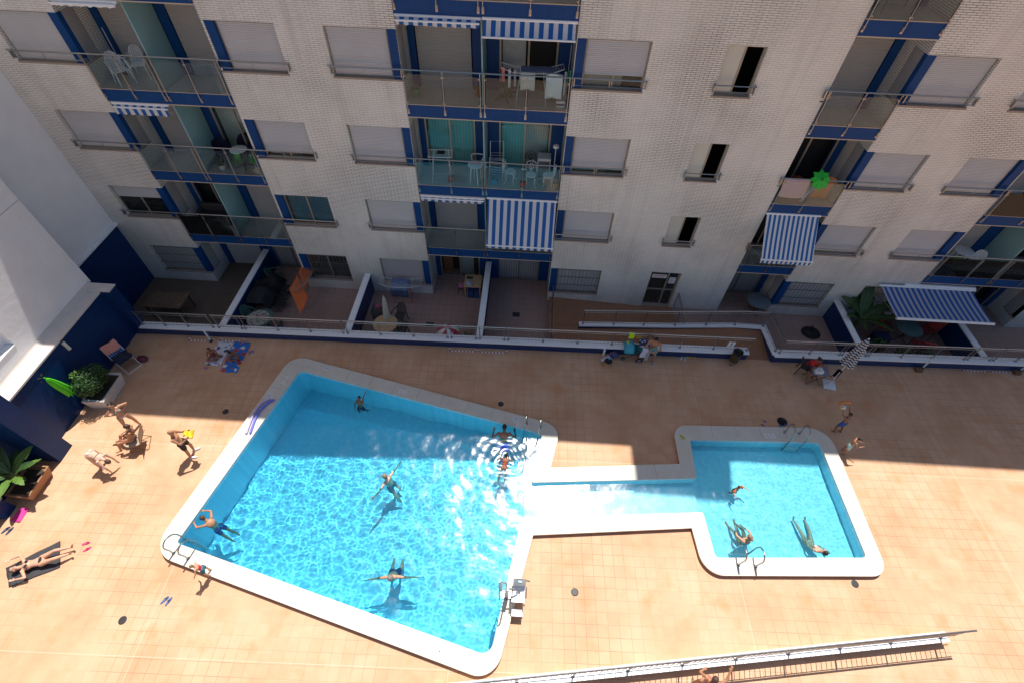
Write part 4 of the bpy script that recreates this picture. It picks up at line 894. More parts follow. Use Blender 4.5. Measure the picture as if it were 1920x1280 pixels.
def banana(name,label,loc,specs,zt,planter=None,m=M_leafd):
    t=thing(name,label,'plant',loc,0); st=MB()
    for k in range(4): q=k*1.7; st.tube([(.07*math.cos(q),.07*math.sin(q),.02),(.03*math.cos(q),.03*math.sin(q),zt*.7)],[.06,.03],8)
    st.build('stem',M_stem,t,local=True); 
    for (ang,L_,W_,rise,dr,te,mm) in specs:
        a=MB(); P=bananaleaf(a,(0,0,zt*rnd(.35,.7)),ang,L_,W_,rise,dr,te,rnd(-.3,.3)); lf=a.build('leaf',mm,t,local=True,smooth=2); MB().tube(P,[.016]*6+[.01]*9,5).build('midrib',M_stem,lf,local=True)
    return t
t=banana('banana_plant','broad-leaved potted plant in a terracotta trough in the sun on the left',(-1.18,-10.1,.42),[(R(20),.95,.15,R(55),.35,.1,M_leafd),(R(75),1.0,.16,R(48),.4,.15,M_leafl),(R(130),1.15,.17,R(62),.35,.05,M_leafd),(R(190),1.0,.16,R(50),.3,.1,M_leafl),(R(240),.95,.15,R(60),.35,.05,M_leafd),(R(290),.9,.14,R(40),.4,.2,M_leafl),(R(335),.85,.12,R(45),.45,.5,M_leafl),(R(45),.8,.12,R(25),.3,.5,M_leafl),(R(160),1.1,.17,R(75),.2,0,M_leafd),(R(265),.7,.11,R(20),.3,.1,M_leafd),(R(110),.85,.14,R(30),.35,.1,M_leafd)],.62)
t=thing('terracotta_trough','long sloping terracotta trough holding the sunlit broad-leaved plant','planter',(-1.05,-10.1,0)); a=MB(); o=[(-.26,-.42),(.24,-.45),(.22,.42),(-.28,.44)]; i_=[(-.36,-.50),(.40,-.52),(.34,.52),(-.40,.52)]
k=[(x*.86,y*.92) for x,y in i_]; a.add([(x,y,0) for x,y in o]+[(x,y,.44) for x,y in i_]+[(x,y,.44) for x,y in k]+[(x,y,.36) for x,y in k],[(j,(j+1)%4,(j+1)%4+4,j+4) for j in range(4)]+[(4+j,4+(j+1)%4,8+(j+1)%4,8+j) for j in range(4)]+[(8+j,8+(j+1)%4,12+(j+1)%4,12+j) for j in range(4)]+[(12,13,14,15)]); a.build('trough',mat('terracotta',(.33,.17,.09),.75,var=.12,vs=8,bump=.2),t,local=True); MB().box(-.3,.3,-.4,.4,.365,.38).build('soil',_M['soil'],t,local=True)
banana('banana_plant','tall dark banana plant between white-topped partition and large awning',(28.35,-.75,T),[(R(15),1.7,.24,R(58),.35,.2,M_leafd),(R(60),1.5,.22,R(62),.3,.1,M_leafd),(R(100),1.6,.24,R(70),.25,.1,M_leafd),(R(150),1.3,.22,R(60),.35,.2,M_leafd),(R(200),1.2,.2,R(66),.35,.2,M_leafd),(R(250),1.2,.2,R(55),.35,.3,M_leafd),(R(300),1.4,.2,R(50),.35,.2,M_leafd),(R(-20),1.5,.17,R(42),.30,.5,mat('leaf_olive',(.10,.16,.025),.5,var=.25)),(R(80),1.9,.22,R(80),.12,0,M_leafd),(R(330),1.2,.2,R(70),.3,.1,M_leafd)],1.3)
for x,y,lab,n in ((29.7,-2.25,'leafy green pot plant behind the rail left of the red bench',500),(28.9,-1.85,'low green pot plant beside the navy cushion box',420),(30.6,-2.2,'small green pot plant in front of the red chairs',380)):
    t=thing('pot_plant',lab,'plant',(x,y,T)); MB().lathe([(0,0),(.12,0),(.16,.26),(.14,.26),(0,.22)],(0,0,0),18).build('pot',mat('pot_brown',(.14,.07,.04),.7),t,local=True); a=MB(); leafcloud(a,(0,0,.48),(.32,.3,.26),n,.07); a.build('foliage',M_leafd,t,local=True)
t=thing('pot_plant','spiky green plant behind the rail between red parasol and third partition','plant',(11.72,-2.75,T)); MB().lathe([(0,0),(.11,0),(.15,.25),(0,.22)],(0,0,0),18).build('pot',mat('pot_brown',(.14,.07,.04)),t,local=True); a=MB()
for k in range(34): 
    q=rnd(0,6.3); b_=rnd(.3,1.2); l=rnd(.3,.5); d=Vector((math.cos(q)*math.cos(b_),math.sin(q)*math.cos(b_),math.sin(b_))); s_=Vector((-math.sin(q),math.cos(q),0))*.022; p=Vector((0,0,.24)); a.add([p-s_,p+s_,p+d*l*.6+s_*.8,p+d*l+Vector((0,0,-.06)),p+d*l*.6-s_*.8],[(0,1,2,3,4)])
a.build('blades',M_leafd,t,local=True)
# desk terrace
t=thing('desk','light wooden table with blue crates under it by the open terrace door','table',(11.72,.22,T)); MB().bbox(-.38,.38,-.40,.40,.70,.74,.008).build('tabletop',MTAN,t,local=True); legs4(t,.33,.35,.70,0,MTAN,r=.028)
for x,lab in((11.62,'blue fabric box under the left of the wooden desk'),(11.90,'blue fabric box under the right of the wooden desk')):
    t=thing('storage_box',lab,'box',(x,.0,T)); MB().bbox(-.12,.12,-.14,.14,0,.36,.02).build('body',mat('blue_box',(.02,.07,.20),.8),t,local=True); MB().bbox(-.125,.125,-.145,.145,.362,.40,.01).build('lid',mat('blue_lid',(.02,.05,.15),.8),t,local=True)
folded_towel('white and blue folded cloth on the wooden desk',11.55,.02,T+.745,.28,.24,mat('bluewhite_cloth',(.38,.38,.55),.85,var=.3,vs=30)); folded_towel('dark green cloth on the wooden desk',11.55,.38,T+.745,.26,.14,mat('darkgreen_cloth',(.02,.06,.05),.85))
folded_towel('pink cloth draped on the stool left of the wooden desk',11.18,.12,T+.50,.26,.30,mat('pink_cloth',(.48,.16,.26),.85,var=.25,vs=20))
t=thing('stool','small dark stool beside the wooden desk','stool',(11.18,.10,T)); MB().lathe([(0,.46),(.17,.46),(.17,.50),(0,.50)],(0,0,0),20).build('seat',MDK,t,local=True); legs4(t,.10,.10,.46,.04,MDK,r=.012)
for x,y,lab in ((10.04,-1.85,'square floor grate in the desk terrace'),(13.72,-.99,'square floor grate in the empty terrace')):
    t=thing('floor_grate',lab,'grate',(x,y,T),0,'square floor grates'); MB().box(-.16,.16,-.13,.13,.002,.010).build('plate',mat('grate_metal',(.05,.05,.055),.5),t,local=True); a=MB(); [a.box(-.13+.05*k,-.11+.05*k,-.1,.1,.0102,.014) for k in range(6)]; a.build('bars',mat('grate_bar',(.02,.02,.02)),t,local=True)
# right terraces
round_table('round grey table in front of the barred door of the corner terrace',(24.32,.05,T),.50,mat('grey_table',(.13,.17,.19),.5),lm=mat('brown_tube',(.10,.05,.04)))
t=thing('hose_coil','coiled black hose lying on the terrace floor left of the banana partition','hose',(26.55,-1.05,T)); a=MB()
for k in range(5): r_=.20+.045*k; a.tube([(r_*math.cos(q*PI/14),r_*.9*math.sin(q*PI/14),.025+.012*math.sin(q+k)+.015*(k%2)) for q in range(28)],.024,6,closed=True)
a.lathe([(0,.0),(.3,.0),(.3,.02),(0,.03)],(0,0,0),24); a.build('coil',mat('hose_black',(.014,.014,.016),.5),t,local=True); MB().tube([(.05,.0,.05),(.12,.2,.12),(.2,.42,.03)],.02,8).build('nozzle',mat('hose_black',(0,0,0)),t,local=True)
round_table('grey-green clothed table beneath the edge of the large awning',(30.35,-1.05,T),.52,mat('greygreen_cloth',(.10,.17,.17),.8),lm=MDK)
def cushion_chair(label,loc,rz):
    t=thing('cushioned_chair',label,'chair',loc,rz,'red cushioned chairs under the large awning'); MB().bbox(-.24,.24,-.24,.24,.38,.48,.03).build('seat_cushion',MRD,t,local=True); a=MB().bbox(-.24,.24,-.05,.05,0,.55,.03); a.v=[(v[0],.24+v[1]+v[2]*.25,.46+v[2]) for v in a.v]; a.build('back_cushion',MRD,t,local=True); legs4(t,.22,.22,.38,.02,MDK,r=.016)
    for s_ in(-1,1): MB().tube([(s_*.26,-.2,.38),(s_*.26,-.22,.6),(s_*.26,.28,.62)],.014,6).build('armrest',MDK,t,local=True)
cushion_chair('red cushioned chair left of the grey-green table',(29.62,-.72,T),R(70)); cushion_chair('red cushioned chair right of the grey-green table',(31.35,-.85,T),R(-75)); cushion_chair('red cushioned chair nearest the rail, in front of the grey-green table',(30.62,-1.75,T),R(170))
t=thing('storage_box','navy storage box with a pale lid edge on the floor beside the banana plant','box',(29.25,-1.35,T)); MB().bbox(-.3,.3,-.22,.22,0,.42,.02).build('body',mat('navy_box',(.015,.02,.06),.6),t,local=True); MB().bbox(-.31,.31,-.23,.23,.422,.46,.01).build('lid',mat('navy_lid',(.02,.025,.08),.6),t,local=True)
o=MB().ell((28.95,-1.62,T+.13),(.13,.13,.13)).build('ball',mat('red_ball',(.35,.03,.02),.4),None,smooth=2); tag(o,'red ball on the floor under the banana leaves','ball')
# ---- balcony things
zb=lambda k:S(k)+.43
plastic_chair('front white plastic armchair on the upper left balcony',(.62,.42,zb(3)),R(50),MW,'white plastic chairs on balconies'); plastic_chair('rear white plastic armchair on the upper left balcony by the corner',(.95,.92,zb(3)),R(20),MW,'white plastic chairs on balconies')
t=thing('broom','thin grey broom leaning in the corner of the upper left balcony','broom',(.3,1.0,zb(3))); MB().tube([(0,0,.12),(-.12,.17,1.35)],.012,6).build('handle',MW,t,local=True); MB().bbox(-.12,.12,-.03,.03,0,.13,.01).build('brush',MDK,t,local=True)
def puffchair(label,loc,rz):
    t=thing('round_armchair',label,'chair',loc,rz,'navy spotted armchairs'); m=tiles('navy_spots',((.012,.016,.06),(.016,.022,.08)),(.09,.09),(.20,.22,.3),gw=.012,rough=.8,vs=9,gmix=(0,1)); MB().ell((0,0,.42),(.27,.27,.12)).build('seat',m,t,local=True,smooth=2); a=MB(); a.sheet(lambda u,v:(.30*math.cos(PI*(u*1.1-.05)),.05+.28*math.sin(PI*(u*1.1-.05)),.45+.45*v*math.sin(PI*min(1,max(0,u)))**.4),16,6,.05); a.build('backrest',m,t,local=True,smooth=2); legs4(t,.16,.16,.36,.05,MDK,r=.014)
puffchair('left navy spotted armchair by the frosted divider',(2.72,.62,zb(2)),R(60)); puffchair('right navy spotted armchair in front of the curtained door',(3.35,1.0,zb(2)),R(0))
round_table('round white table between the navy spotted armchairs',(3.35,.50,zb(2)),.30,MW,.70)
closed_parasol('closed green parasol lying by the glass of the left balcony',(3.75,.50,zb(2)+.05),(3.95,.1,zb(2)+.7),.09,mat('leaf_green_cloth',(.05,.42,.03),.7))
t=thing('pot_plant','small plants with white blossom on the floor beside the navy armchairs','plant',(2.62,.25,zb(2))); MB().lathe([(0,0),(.1,0),(.13,.2),(0,.18)],(0,0,0),14).build('pot',mat('white_pot',(.6,.6,.6)),t,local=True); a=MB(); leafcloud(a,(0,0,.36),(.22,.2,.2),300,.045); a.build('foliage',M_leafd,t,local=True)
# drying laundry balcony (middle, upper right)
clothes_horse('airer full of laundry on the upper middle balcony',(13.85,.42,zb(3)),R(3),MW,L=1.15,W=.5,h=1.02)
for (x0,x1,y,zt,zl,col,lab) in ((14.28,14.80,.17,1.03,.72,(.68,.75,.82),'large pale blue towel hanging at the front of the airer'),(13.5,13.95,.22,1.03,.52,(.60,.62,.60),'grey white shirt hanging left of the pale blue towel'),(12.92,13.02,.22,1.14,.42,(.62,.20,.20),'pink garment at the left end of the airer'),(13.12,13.2,.24,1.1,.55,(.52,.55,.60),'narrow white garment beside the pink one'),(13.30,13.36,.26,1.08,.5,(.40,.45,.52),'thin pale strap hanging from the airer'),(14.98,15.03,.24,1.14,.48,(.02,.38,.20),'bright green garment at the right end of the airer'),(14.84,14.9,.22,1.1,.7,(.35,.48,.48),'pale teal cloth right of the large towel')):
    cloth(lab,lambda u,v,x0=x0,x1=x1,y=y,zt=zt,zl=zl:(x0+(x1-x0)*u,y-.02*math.sin(7*u+1)*v-(.0 if v>.1 else 0),zb(3)+zt-zl*v),mat('cloth_'+lab[:9]+lab[-6:],col,.85,bump=.1,bs=20),8,8,group='laundry on the upper middle balcony')
cloth('folded blue-grey sheet across the middle of the airer',lambda u,v:(13.5+1.2*u,.22+.42*v,zb(3)+1.05-.01*math.sin(8*u)),mat('greyblue_sheet',(.16,.20,.32),.85),group='laundry on the upper middle balcony')
round_table('dark round table by the open door behind the laundry',(13.15,.95,zb(3)),.32,mat('smoked_top',(.07,.07,.075),.3),.72); MB_=round_table('smaller dark round table under the left end of the laundry',(13.0,.62,zb(3)),.26,mat('smoked_top',(.1,.1,.1)),.45)
t=thing('floor_mop','mop leaning behind the airer on the upper middle balcony','mop',(14.95,.75,zb(3))); MB().tube([(0,0,.1),(.06,.3,1.55)],.011,6).build('handle',MW,t,local=True); MB().ell((0,0,.08),(.09,.09,.08)).build('mop_head',MW,t,local=True)
t=thing('storage_box','small white box in the right corner of the laundry balcony','box',(14.8,.35,zb(3))); MB().bbox(-.14,.14,-.12,.12,0,.2,.012).build('body',MW,t,local=True); MB().box(-.13,.13,-.123,-.12,.07,.13).build('label_strip',M_ink,t,local=True)
for x,c,lab in ((10.15,(.04,.25,.14),'green bucket at the left end of the upper middle balcony'),(12.12,(.22,.06,.03),'terracotta pot next to the middle divider')):
    t=thing('bucket',lab,'bucket',(x,.5 if x<11 else .75,zb(3))); MB().lathe([(0,0),(.10,0),(.13,.26),(.14,.265),(.125,.26),(.09,.02),(0,.02)],(0,0,0),20).build('body',mat('b'+lab[:6],c,.5),t,local=True,smooth=1); MB().tube([(-.13,0,.26),(-.09,0,.36),(.09,0,.36),(.13,0,.26)],.006,6).build('handle',M_steel,t,local=True)
# white iron furniture balcony (middle)
clothes_horse('empty white airer on crossed legs, left part of the middle balcony',(10.75,.45,zb(2)),R(4),MW,L=.85,W=.5,h=.98,wings=False)
o=MB().bbox(10.62,10.9,.38,.58,zb(2)+.985,zb(2)+1.03,.015).build('dark_cloth',mat('black_cloth',(.01,.01,.012),.8),None); tag(o,'black cloth lying on the empty white airer','cloth')
def iron_chair(label,loc,rz,m=MW):
    t=thing('iron_chair',label,'chair',loc,rz,'ornate white iron chairs'); MB().lathe([(0,.42),(.19,.42),(.20,.435),(.19,.45),(0,.445)],(0,0,0),22).build('seat',m,t,local=True)
    a=MB(); a.tube([(-.18,.16,.44),(-.20,.22,.62),(-.15,.25,.78),(0,.26,.84),(.15,.25,.78),(.20,.22,.62),(.18,.16,.44)],.013,8)
    for k in range(6): q=PI*(k+.5)/6; a.tube([(0,.20,.48),(.17*math.cos(q),.235,.56+.22*math.sin(q))],.008,5)
    a.tube([(.09*math.cos(q),.235,.64+.09*math.sin(q)) for q in [2*PI*i/14 for i in range(14)]],.008,5,closed=True); a.build('backrest',m,t,local=True)
    for sx in(-1,1):
        for sy in(-1,1): MB().tube([(sx*.13,sy*.12,.42),(sx*.17,sy*.16,.30),(sx*.13,sy*.12,.14),(sx*.20,sy*.19,0)],.012,6).build('leg',m,t,local=True)
iron_chair('white iron chair left of the middle glass post, seen from the side',(13.25,.45,zb(2)),R(80)); iron_chair('white iron chair facing out, middle of the three by the glass',(14.0,.30,zb(2)),R(0)); iron_chair('white iron chair at the right end, turned sideways',(14.62,.32,zb(2)),R(-90))
iron_chair('dark iron chair against the curtained door behind the white iron chairs',(13.95,.95,zb(2)),R(0),MDK)
t=round_table('small round folding table with white top next to the divider',(12.0,.30,zb(2)),.28,MW,.72,leg='x')
plastic_chair('white armchair pushed against the divider, left part of the middle balcony',(12.0,.85,zb(2)),R(-90),MW,'white plastic chairs on balconies')
t=thing('small_fridge','white bar fridge with dark front near the right end of the balcony','fridge',(14.45,.95,zb(2))); MB().bbox(-.24,.24,-.22,.22,0,.82,.015).build('cabinet',mat('fridge_white',(.5,.52,.52),.4),t,local=True); MB().box(-.20,.20,-.228,-.222,.06,.72).build('door_panel',mat('fridge_dark',(.08,.08,.08),.4),t,local=True)
t=thing('patio_lamp','slim white stand lamp at the right end of the middle balcony','lamp',(14.82,.62,zb(2))); MB().tube([(0,0,0),(0,0,1.3)],.014,8).build('stand',MW,t,local=True); MB().lathe([(0,0),(.13,0),(.13,.02),(0,.03)],(0,0,0),18).build('base',MW,t,local=True); MB().lathe([(.03,1.3),(.11,1.34),(.09,1.42),(0,1.43)],(0,0,0),16).build('head',MW,t,local=True)
def gate(label,loc,rz,h=.9):
    t=thing('folding_gate',label,'rack',loc,rz,'blue-white folding racks by the divider'); a=MB(); a.tube([(-.24,0,0),(-.24,0,h),(.24,0,h),(.24,0,0)],.014,8)
    for k in range(7): a.tube([(-.24,0,.2+.1*k),(.24,0,.2+.1*k)],.006,5)
    a.build('frame',MW,t,local=True); MB().sheet(lambda u,v:((u-.5)*.44,.02,.15+.35*v),4,4,.01).build('cloth_panel',mat('blue_panel',(.05,.11,.30),.8),t,local=True)
gate('rear white folding rack with blue cloth by the divider',(12.72,1.0,zb(2)),R(5),1.25); gate('front white folding rack with blue cloth by the divider',(12.72,.55,zb(2)),R(-5),.85)
for x,y,c,lab in ((12.68,.25,(.02,.20,.42),'blue toy crate behind the glass next to the divider'),(13.72,.18,(.35,.06,.02),'red-orange bag behind the middle glass post'),(14.92,.25,(.42,.27,.14),'tan paper bag at the right end of the glass'),(11.1,.3,(.35,.10,.08),'small red box on the floor left of the folding table')):
    t=thing('small_box',lab,'box',(x,y,zb(2))); MB().bbox(-.11,.11,-.09,.09,0,.20,.02).build('body',mat('c'+lab[:7],c,.6),t,local=True); MB().tube([(-.06,0,.2),(-.04,0,.27),(.04,0,.27),(.06,0,.2)],.006,5).build('handle',MDK,t,local=True)
# green pinwheel balcony (bay right of small windows)
t=thing('pinwheel','big bright green eight-pointed pinwheel on the balcony handrail','pinwheel',(23.85,-.16,zb(2)+1.10)); a=MB(); n=8; vs=[(0,-.10,.0)]
for k in range(16): q=PI*k/8; r_=.36 if k%2==0 else .25; vs.append((r_*math.cos(q),-.02 if k%2 else .04,r_*math.sin(q)))
a.add(vs,[(0,1+k,1+(k+1)%16) for k in range(16)]); a.v+= [(v[0],v[1]+.03,v[2]) for v in vs]; a.f+=[(17,18+(k+1)%16,18+k) for k in range(16)]; ob=a.build('blades',mat('vivid_green',(.02,.50,.03),.5,var=.15),t,local=True); ob.rotation_euler=(R(-38),0,0); MB().ell((0,-.08,-.0+.06),(.05,.05,.05)).build('hub',mat('dark_green',(.02,.2,.03)),t,local=True)
cloth('pale pink towel hung inside the glass, left of the pinwheel',lambda u,v:(22.84+.95*u,.24-.22*v,zb(2)+.90-.62*v-.05*math.sin(3*u)),mat('palepink_towel',(.88,.55,.58),.85,bump=.15),cat='towel',name='towel')
cloth('orange mat leaning inside the glass, right of the pinwheel',lambda u,v:(24.0+.62*u+.05*v,.20+.08*v,zb(2)+.95-.9*v+.08*math.sin(PI*u)),mat('orange_mat',(.42,.15,.05),.8),cat='mat',name='play_mat')
cloth('pale blue patterned float tube leaning below the pinwheel',lambda u,v:(23.72+.16*math.cos(2*PI*u)*.5+.14*v*1.6,.05+.06*math.sin(2*PI*u),zb(2)+.12+.62*v),tiles('patterned_vinyl',((.35,.45,.52),(.45,.5,.52)),(.07,.07),(.08,.2,.4),gw=.02,rough=.4,gmix=(.3,1)),cat='float',name='swim_tube')
t=thing('beach_ball','blue inflatable on the left of the dark balcony above the pale pink towel','ball',(23.0,.75,zb(2)+.55)); MB().ell((0,0,0),(.2,.2,.14)).build('ball',mat('ball_blue',(.03,.12,.28),.4),t,local=True,smooth=2); MB().lathe([(0,-.55),(.12,-.55),(.12,-.15),(0,-.13)],(0,0,0),14).build('stand',MDK,t,local=True)
t=thing('beach_ball','orange inflatable behind the pinwheel in the dark balcony','ball',(23.65,.85,zb(2)+.45)); MB().ell((0,0,0),(.24,.2,.16)).build('ball',mat('ball_orange',(.30,.07,.02),.4),t,local=True,smooth=2); MB().lathe([(0,-.45),(.12,-.45),(.12,-.15),(0,-.13)],(0,0,0),14).build('stand',MDK,t,local=True)
# right balcony (first floor) white folding set
t=round_table('white square-edged folding table on the lower right balcony',(31.55,.75,zb(1)),.36,MW,.72,leg='x'); plastic_chair('white folding chair left of the white table on the lower right balcony',(30.95,.85,zb(1)),R(70),MW,'white plastic chairs on balconies',arms=False); plastic_chair('white folding chair right of the white table, nearer the glass',(31.95,.35,zb(1)),R(-40),MW,'white plastic chairs on balconies',arms=False)
cloth('lime green float draped over the left chair of the lower right balcony',lambda u,v:(30.75+.62*u,.10+.42*v,zb(1)+.55+.10*math.sin(4*u)*math.cos(3*v)),mat('lime_vinyl',(.20,.45,.03),.4),cat='float',name='swim_float',th=.09)
t=thing('dark_table','dark table on the topmost visible balcony, above the upper right shuttered door','table',(23.7,.7,zb(4))); MB().bbox(-.5,.5,-.3,.3,.68,.72,.01).build('tabletop',MDK,t,local=True); legs4(t,.42,.25,.68,0,MDK)
t=thing('pot_plant','yellow-green hanging plant at the top edge above the upper right balcony','plant',(22.95,-.15,zb(4)+.95)); a=MB(); leafcloud(a,(0,0,0),(.16,.12,.2),180,.05); a.build('foliage',mat('lime_leaf',(.35,.40,.03),.5),t,local=True); MB().lathe([(0,-.1),(.07,-.1),(.1,.02),(0,.02)],(0,0,0),12).build('pot',MDK,t,local=True)
t=thing('sofa','dark sofa in the shaded lower left balcony','sofa',(.95,.75,zb(1))); MB().bbox(-.6,.6,-.3,.3,.12,.42,.05).build('seat',MDK,t,local=True); MB().bbox(-.6,.6,.2,.38,.42,.8,.05).build('backrest',MDK,t,local=True); [MB().bbox(s_*.6-.08,s_*.6+.08,-.3,.3,.1,.6,.03).build('armrest',MDK,t,local=True) for s_ in(-1,1)]
# ================================================================ things on the deck
def board(label,P,z,m,th=.012,wav=.006,cat='towel',name='towel',n=16,group=None):
    """towel on the ground through four corners P (bl,br,tr,tl)"""
    P=[Vector(p) for p in P]
    f=lambda u,v:(P[0].lerp(P[1],u)).lerp(P[3].lerp(P[2],u),v)
    return cloth(label,lambda u,v:(f(u,v).x+.012*math.sin(9*v),f(u,v).y+.012*math.sin(11*u),z+.004+th+wav*(1+math.sin(7*u+4*v)*math.cos(9*v-3*u))),m,n,n,th,cat,name,group)
def patchy(name,cols,sc_=7,th=(.3,.45,.6,.72)):
    m,nt,b=nmat(name); N=nt.nodes; L=nt.links; tc=N.new('ShaderNodeTexCoord'); v=N.new('ShaderNodeTexVoronoi'); v.inputs['Scale'].default_value=sc_; L.new(tc.outputs['Object'],v.inputs[0]); s_=N.new('ShaderNodeSeparateColor'); L.new(v.outputs['Color'],s_.inputs[0])
    r=N.new('ShaderNodeValToRGB'); r.color_ramp.interpolation='CONSTANT'; e=r.color_ramp.elements; e[0].color=(*cols[0],1); e[1].position=th[0]; e[1].color=(*cols[1],1)
    for c,p in zip(cols[2:],th[1:]): k=e.new(p); k.color=(*c,1)
    L.new(s_.outputs[0],r.inputs[0]); L.new(r.outputs[0],b.inputs['Base Color']); b.inputs['Roughness'].default_value=.9; return m
board('white and pink patterned beach towel under the left seated child',[(1.99,-5.05),(2.60,-5.10),(2.66,-3.90),(2.05,-3.92)],0,patchy('pinkwhite_towel',[(.62,.64,.68),(.60,.62,.66),(.50,.22,.42),(.62,.60,.64),(.06,.07,.10)],8,(.35,.55,.72,.88)))
board('bright blue patterned beach towel under the right seated child',[(2.72,-5.33),(3.36,-5.34),(3.34,-3.88),(2.68,-3.88)],0,patchy('blue_towel',[(.02,.16,.52),(.03,.20,.58),(.60,.60,.62),(.55,.38,.05),(.50,.05,.05)],7,(.45,.62,.74,.85)))
board('dark grey towel under the sunbathing woman',[(-.32,-12.48),(.12,-12.95),(1.18,-12.36),(.72,-11.66)],0,mat('charcoal_towel',(.045,.045,.05),.95,var=.15,bump=.3,bs=40))
def flipflops(label,x,y,rz,c,gap=.13,z=0,group='pairs of sandals on the deck',L=.25):
    t=thing('sandals',label,'sandals',(x,y,z),rz,group); m=mat('sole_'+label[:14],c,.6); ms=mat('strap_'+label[:14],[k*.5 for k in c],.6)
    for s_,ro in((-1,.12),(1,-.2)):
        P=[(.035*math.cos(q)*(1.15 if math.sin(q)>0 else .9)+s_*gap/2+ro*.1*math.sin(q),L/2*math.sin(q)+s_*.02) for q in [2*PI*i/16 for i in range(16)]]; P=[(px,py) for px,py in P]
        sl_=MB().prism(P,.002,.022).build('sole',m,t,local=True); MB().tube([(s_*gap/2-.035,0,.02),(s_*gap/2-.01,.045,.045),(s_*gap/2,.08,.024),(s_*gap/2+.01,.045,.045),(s_*gap/2+.035,0,.02)],.007,6).build('strap',ms,sl_,local=True)
flipflops('navy sandals at the left edge below the pink towel',-1.0,-11.47,R(-25),(.03,.05,.12)); flipflops('blue clogs below the child on the big pool corner',4.62,-13.02,R(-30),(.06,.12,.28),.12)
flipflops('pale grey slippers in front of the white planter',-.52,-6.53,R(-70),(.45,.48,.48),.16); flipflops('violet sandals right of the bright blue towel',3.52,-4.35,R(20),(.30,.18,.42),.1,L=.18)
flipflops('pink flip-flops above the small pool figures 050',22.92,-6.13,R(50),(.40,.22,.34),.2,L=.17); flipflops('bright blue shoes beside the black hat above the small pool ladder',23.57,-6.15,R(20),(.01,.22,.55),.2,L=.16)
flipflops('white sneakers left of the orange towel by the ramp rail',20.47,-3.36,R(-25),(.66,.68,.68),.13); flipflops('pink shoes right of the orange folded towel',21.17,-3.19,R(80),(.50,.18,.40),.07,L=.12)
folded_towel('orange folded towel on the deck against the low wall',20.85,-3.20,0,.34,.22,mat('orange_fold',(.60,.30,.05),.85)); folded_towel('small pale yellow and teal cloth between sneakers and orange towel',20.62,-3.22,0,.12,.2,mat('teal_fold',(.45,.55,.30),.85,var=.3,vs=25))
folded_towel('crumpled bright pink towel at the left edge below the broad-leaved plant',-.95,-11.0,0,.28,.42,mat('hot_pink',(.62,.04,.25),.85,bump=.4,bs=12)); folded_towel('small pink and white cloth at the corner of the white towel',2.12,-5.2,0,.14,.1,mat('pinkw',(.5,.2,.35),.85))
t=thing('hat','black sun hat lying above the bright blue shoes','hat',(23.60,-6.0,0)); MB().lathe([(0,.0),(.17,.0),(.18,.012),(.10,.03),(.085,.10),(.05,.125),(0,.13)],(0,0,0),24).build('felt',mat('black_felt',(.01,.01,.012),.9),t,local=True,smooth=1); MB().lathe([(.102,.03),(.104,.05),(.09,.05)],(0,0,0),24).build('band',mat('band_grey',(.04,.04,.05)),t,local=True)
o=MB().tube([(19.72,-6.90,ZC+.02),(19.82,-6.95,ZC+.03),(19.88,-7.03,ZC+.02),(19.80,-7.05,ZC+.02),(19.76,-6.98,ZC+.02)],.018,8,closed=True).build('dive_ring',mat('neon_yellow',(.55,.60,.02),.4),None); tag(o,'small neon yellow ring on the top left coping of the small pool','pool toy')
# pool noodles
def noodle(label,P,c):
    pts=[]
    P=[Vector(p) for p in P]
    for i in range(len(P)-1):
        for j in range(6):
            p0,p1,p2,p3=P[max(i-1,0)],P[i],P[i+1],P[min(i+2,len(P)-1)]; u=j/6; pts.append(.5*((2*p1)+(-p0+p2)*u+(2*p0-5*p1+4*p2-p3)*u*u+(-p0+3*p1-3*p2+p3)*u**3))
    pts.append(P[-1]); o=MB().tube(pts,.036,12).build('pool_noodle',mat('foam_'+label[:6],c,.8),None,smooth=1); tag(o,label,'pool noodle','foam noodles on the left coping')
noodle('blue-violet foam noodle curved along the pool edge',[(5.29,-6.50,.20),(5.08,-6.72,.20),(4.93,-7.15,.20),(4.97,-7.88,.20)],(.16,.18,.72)); noodle('pale lilac foam noodle outside the blue one',[(5.13,-6.48,.20),(4.90,-6.70,.20),(4.80,-7.15,.20),(4.84,-7.90,.20)],(.55,.45,.72))
# parasol hanging on the wall
t=closed_parasol('closed bright green parasol hanging on the navy wall',(-1.20,-7.10,.72),(-1.24,-7.30,1.95),.17,mat('lime_canvas',(.10,.62,.02),.6,var=.1),mat('lime_canvas',(0,0,0)),low=1)
a=MB(); 
for k in range(9): a.lathe([(0,0),(.012,0),(.012,.05),(0,.05)],(-1.33,-7.34+rnd(-.16,.16),2.02+rnd(-.08,.1)),6,'x')
tag(a.build('wall_hooks',MSL,None),'cluster of small hooks on the navy wall above the green parasol','hooks')
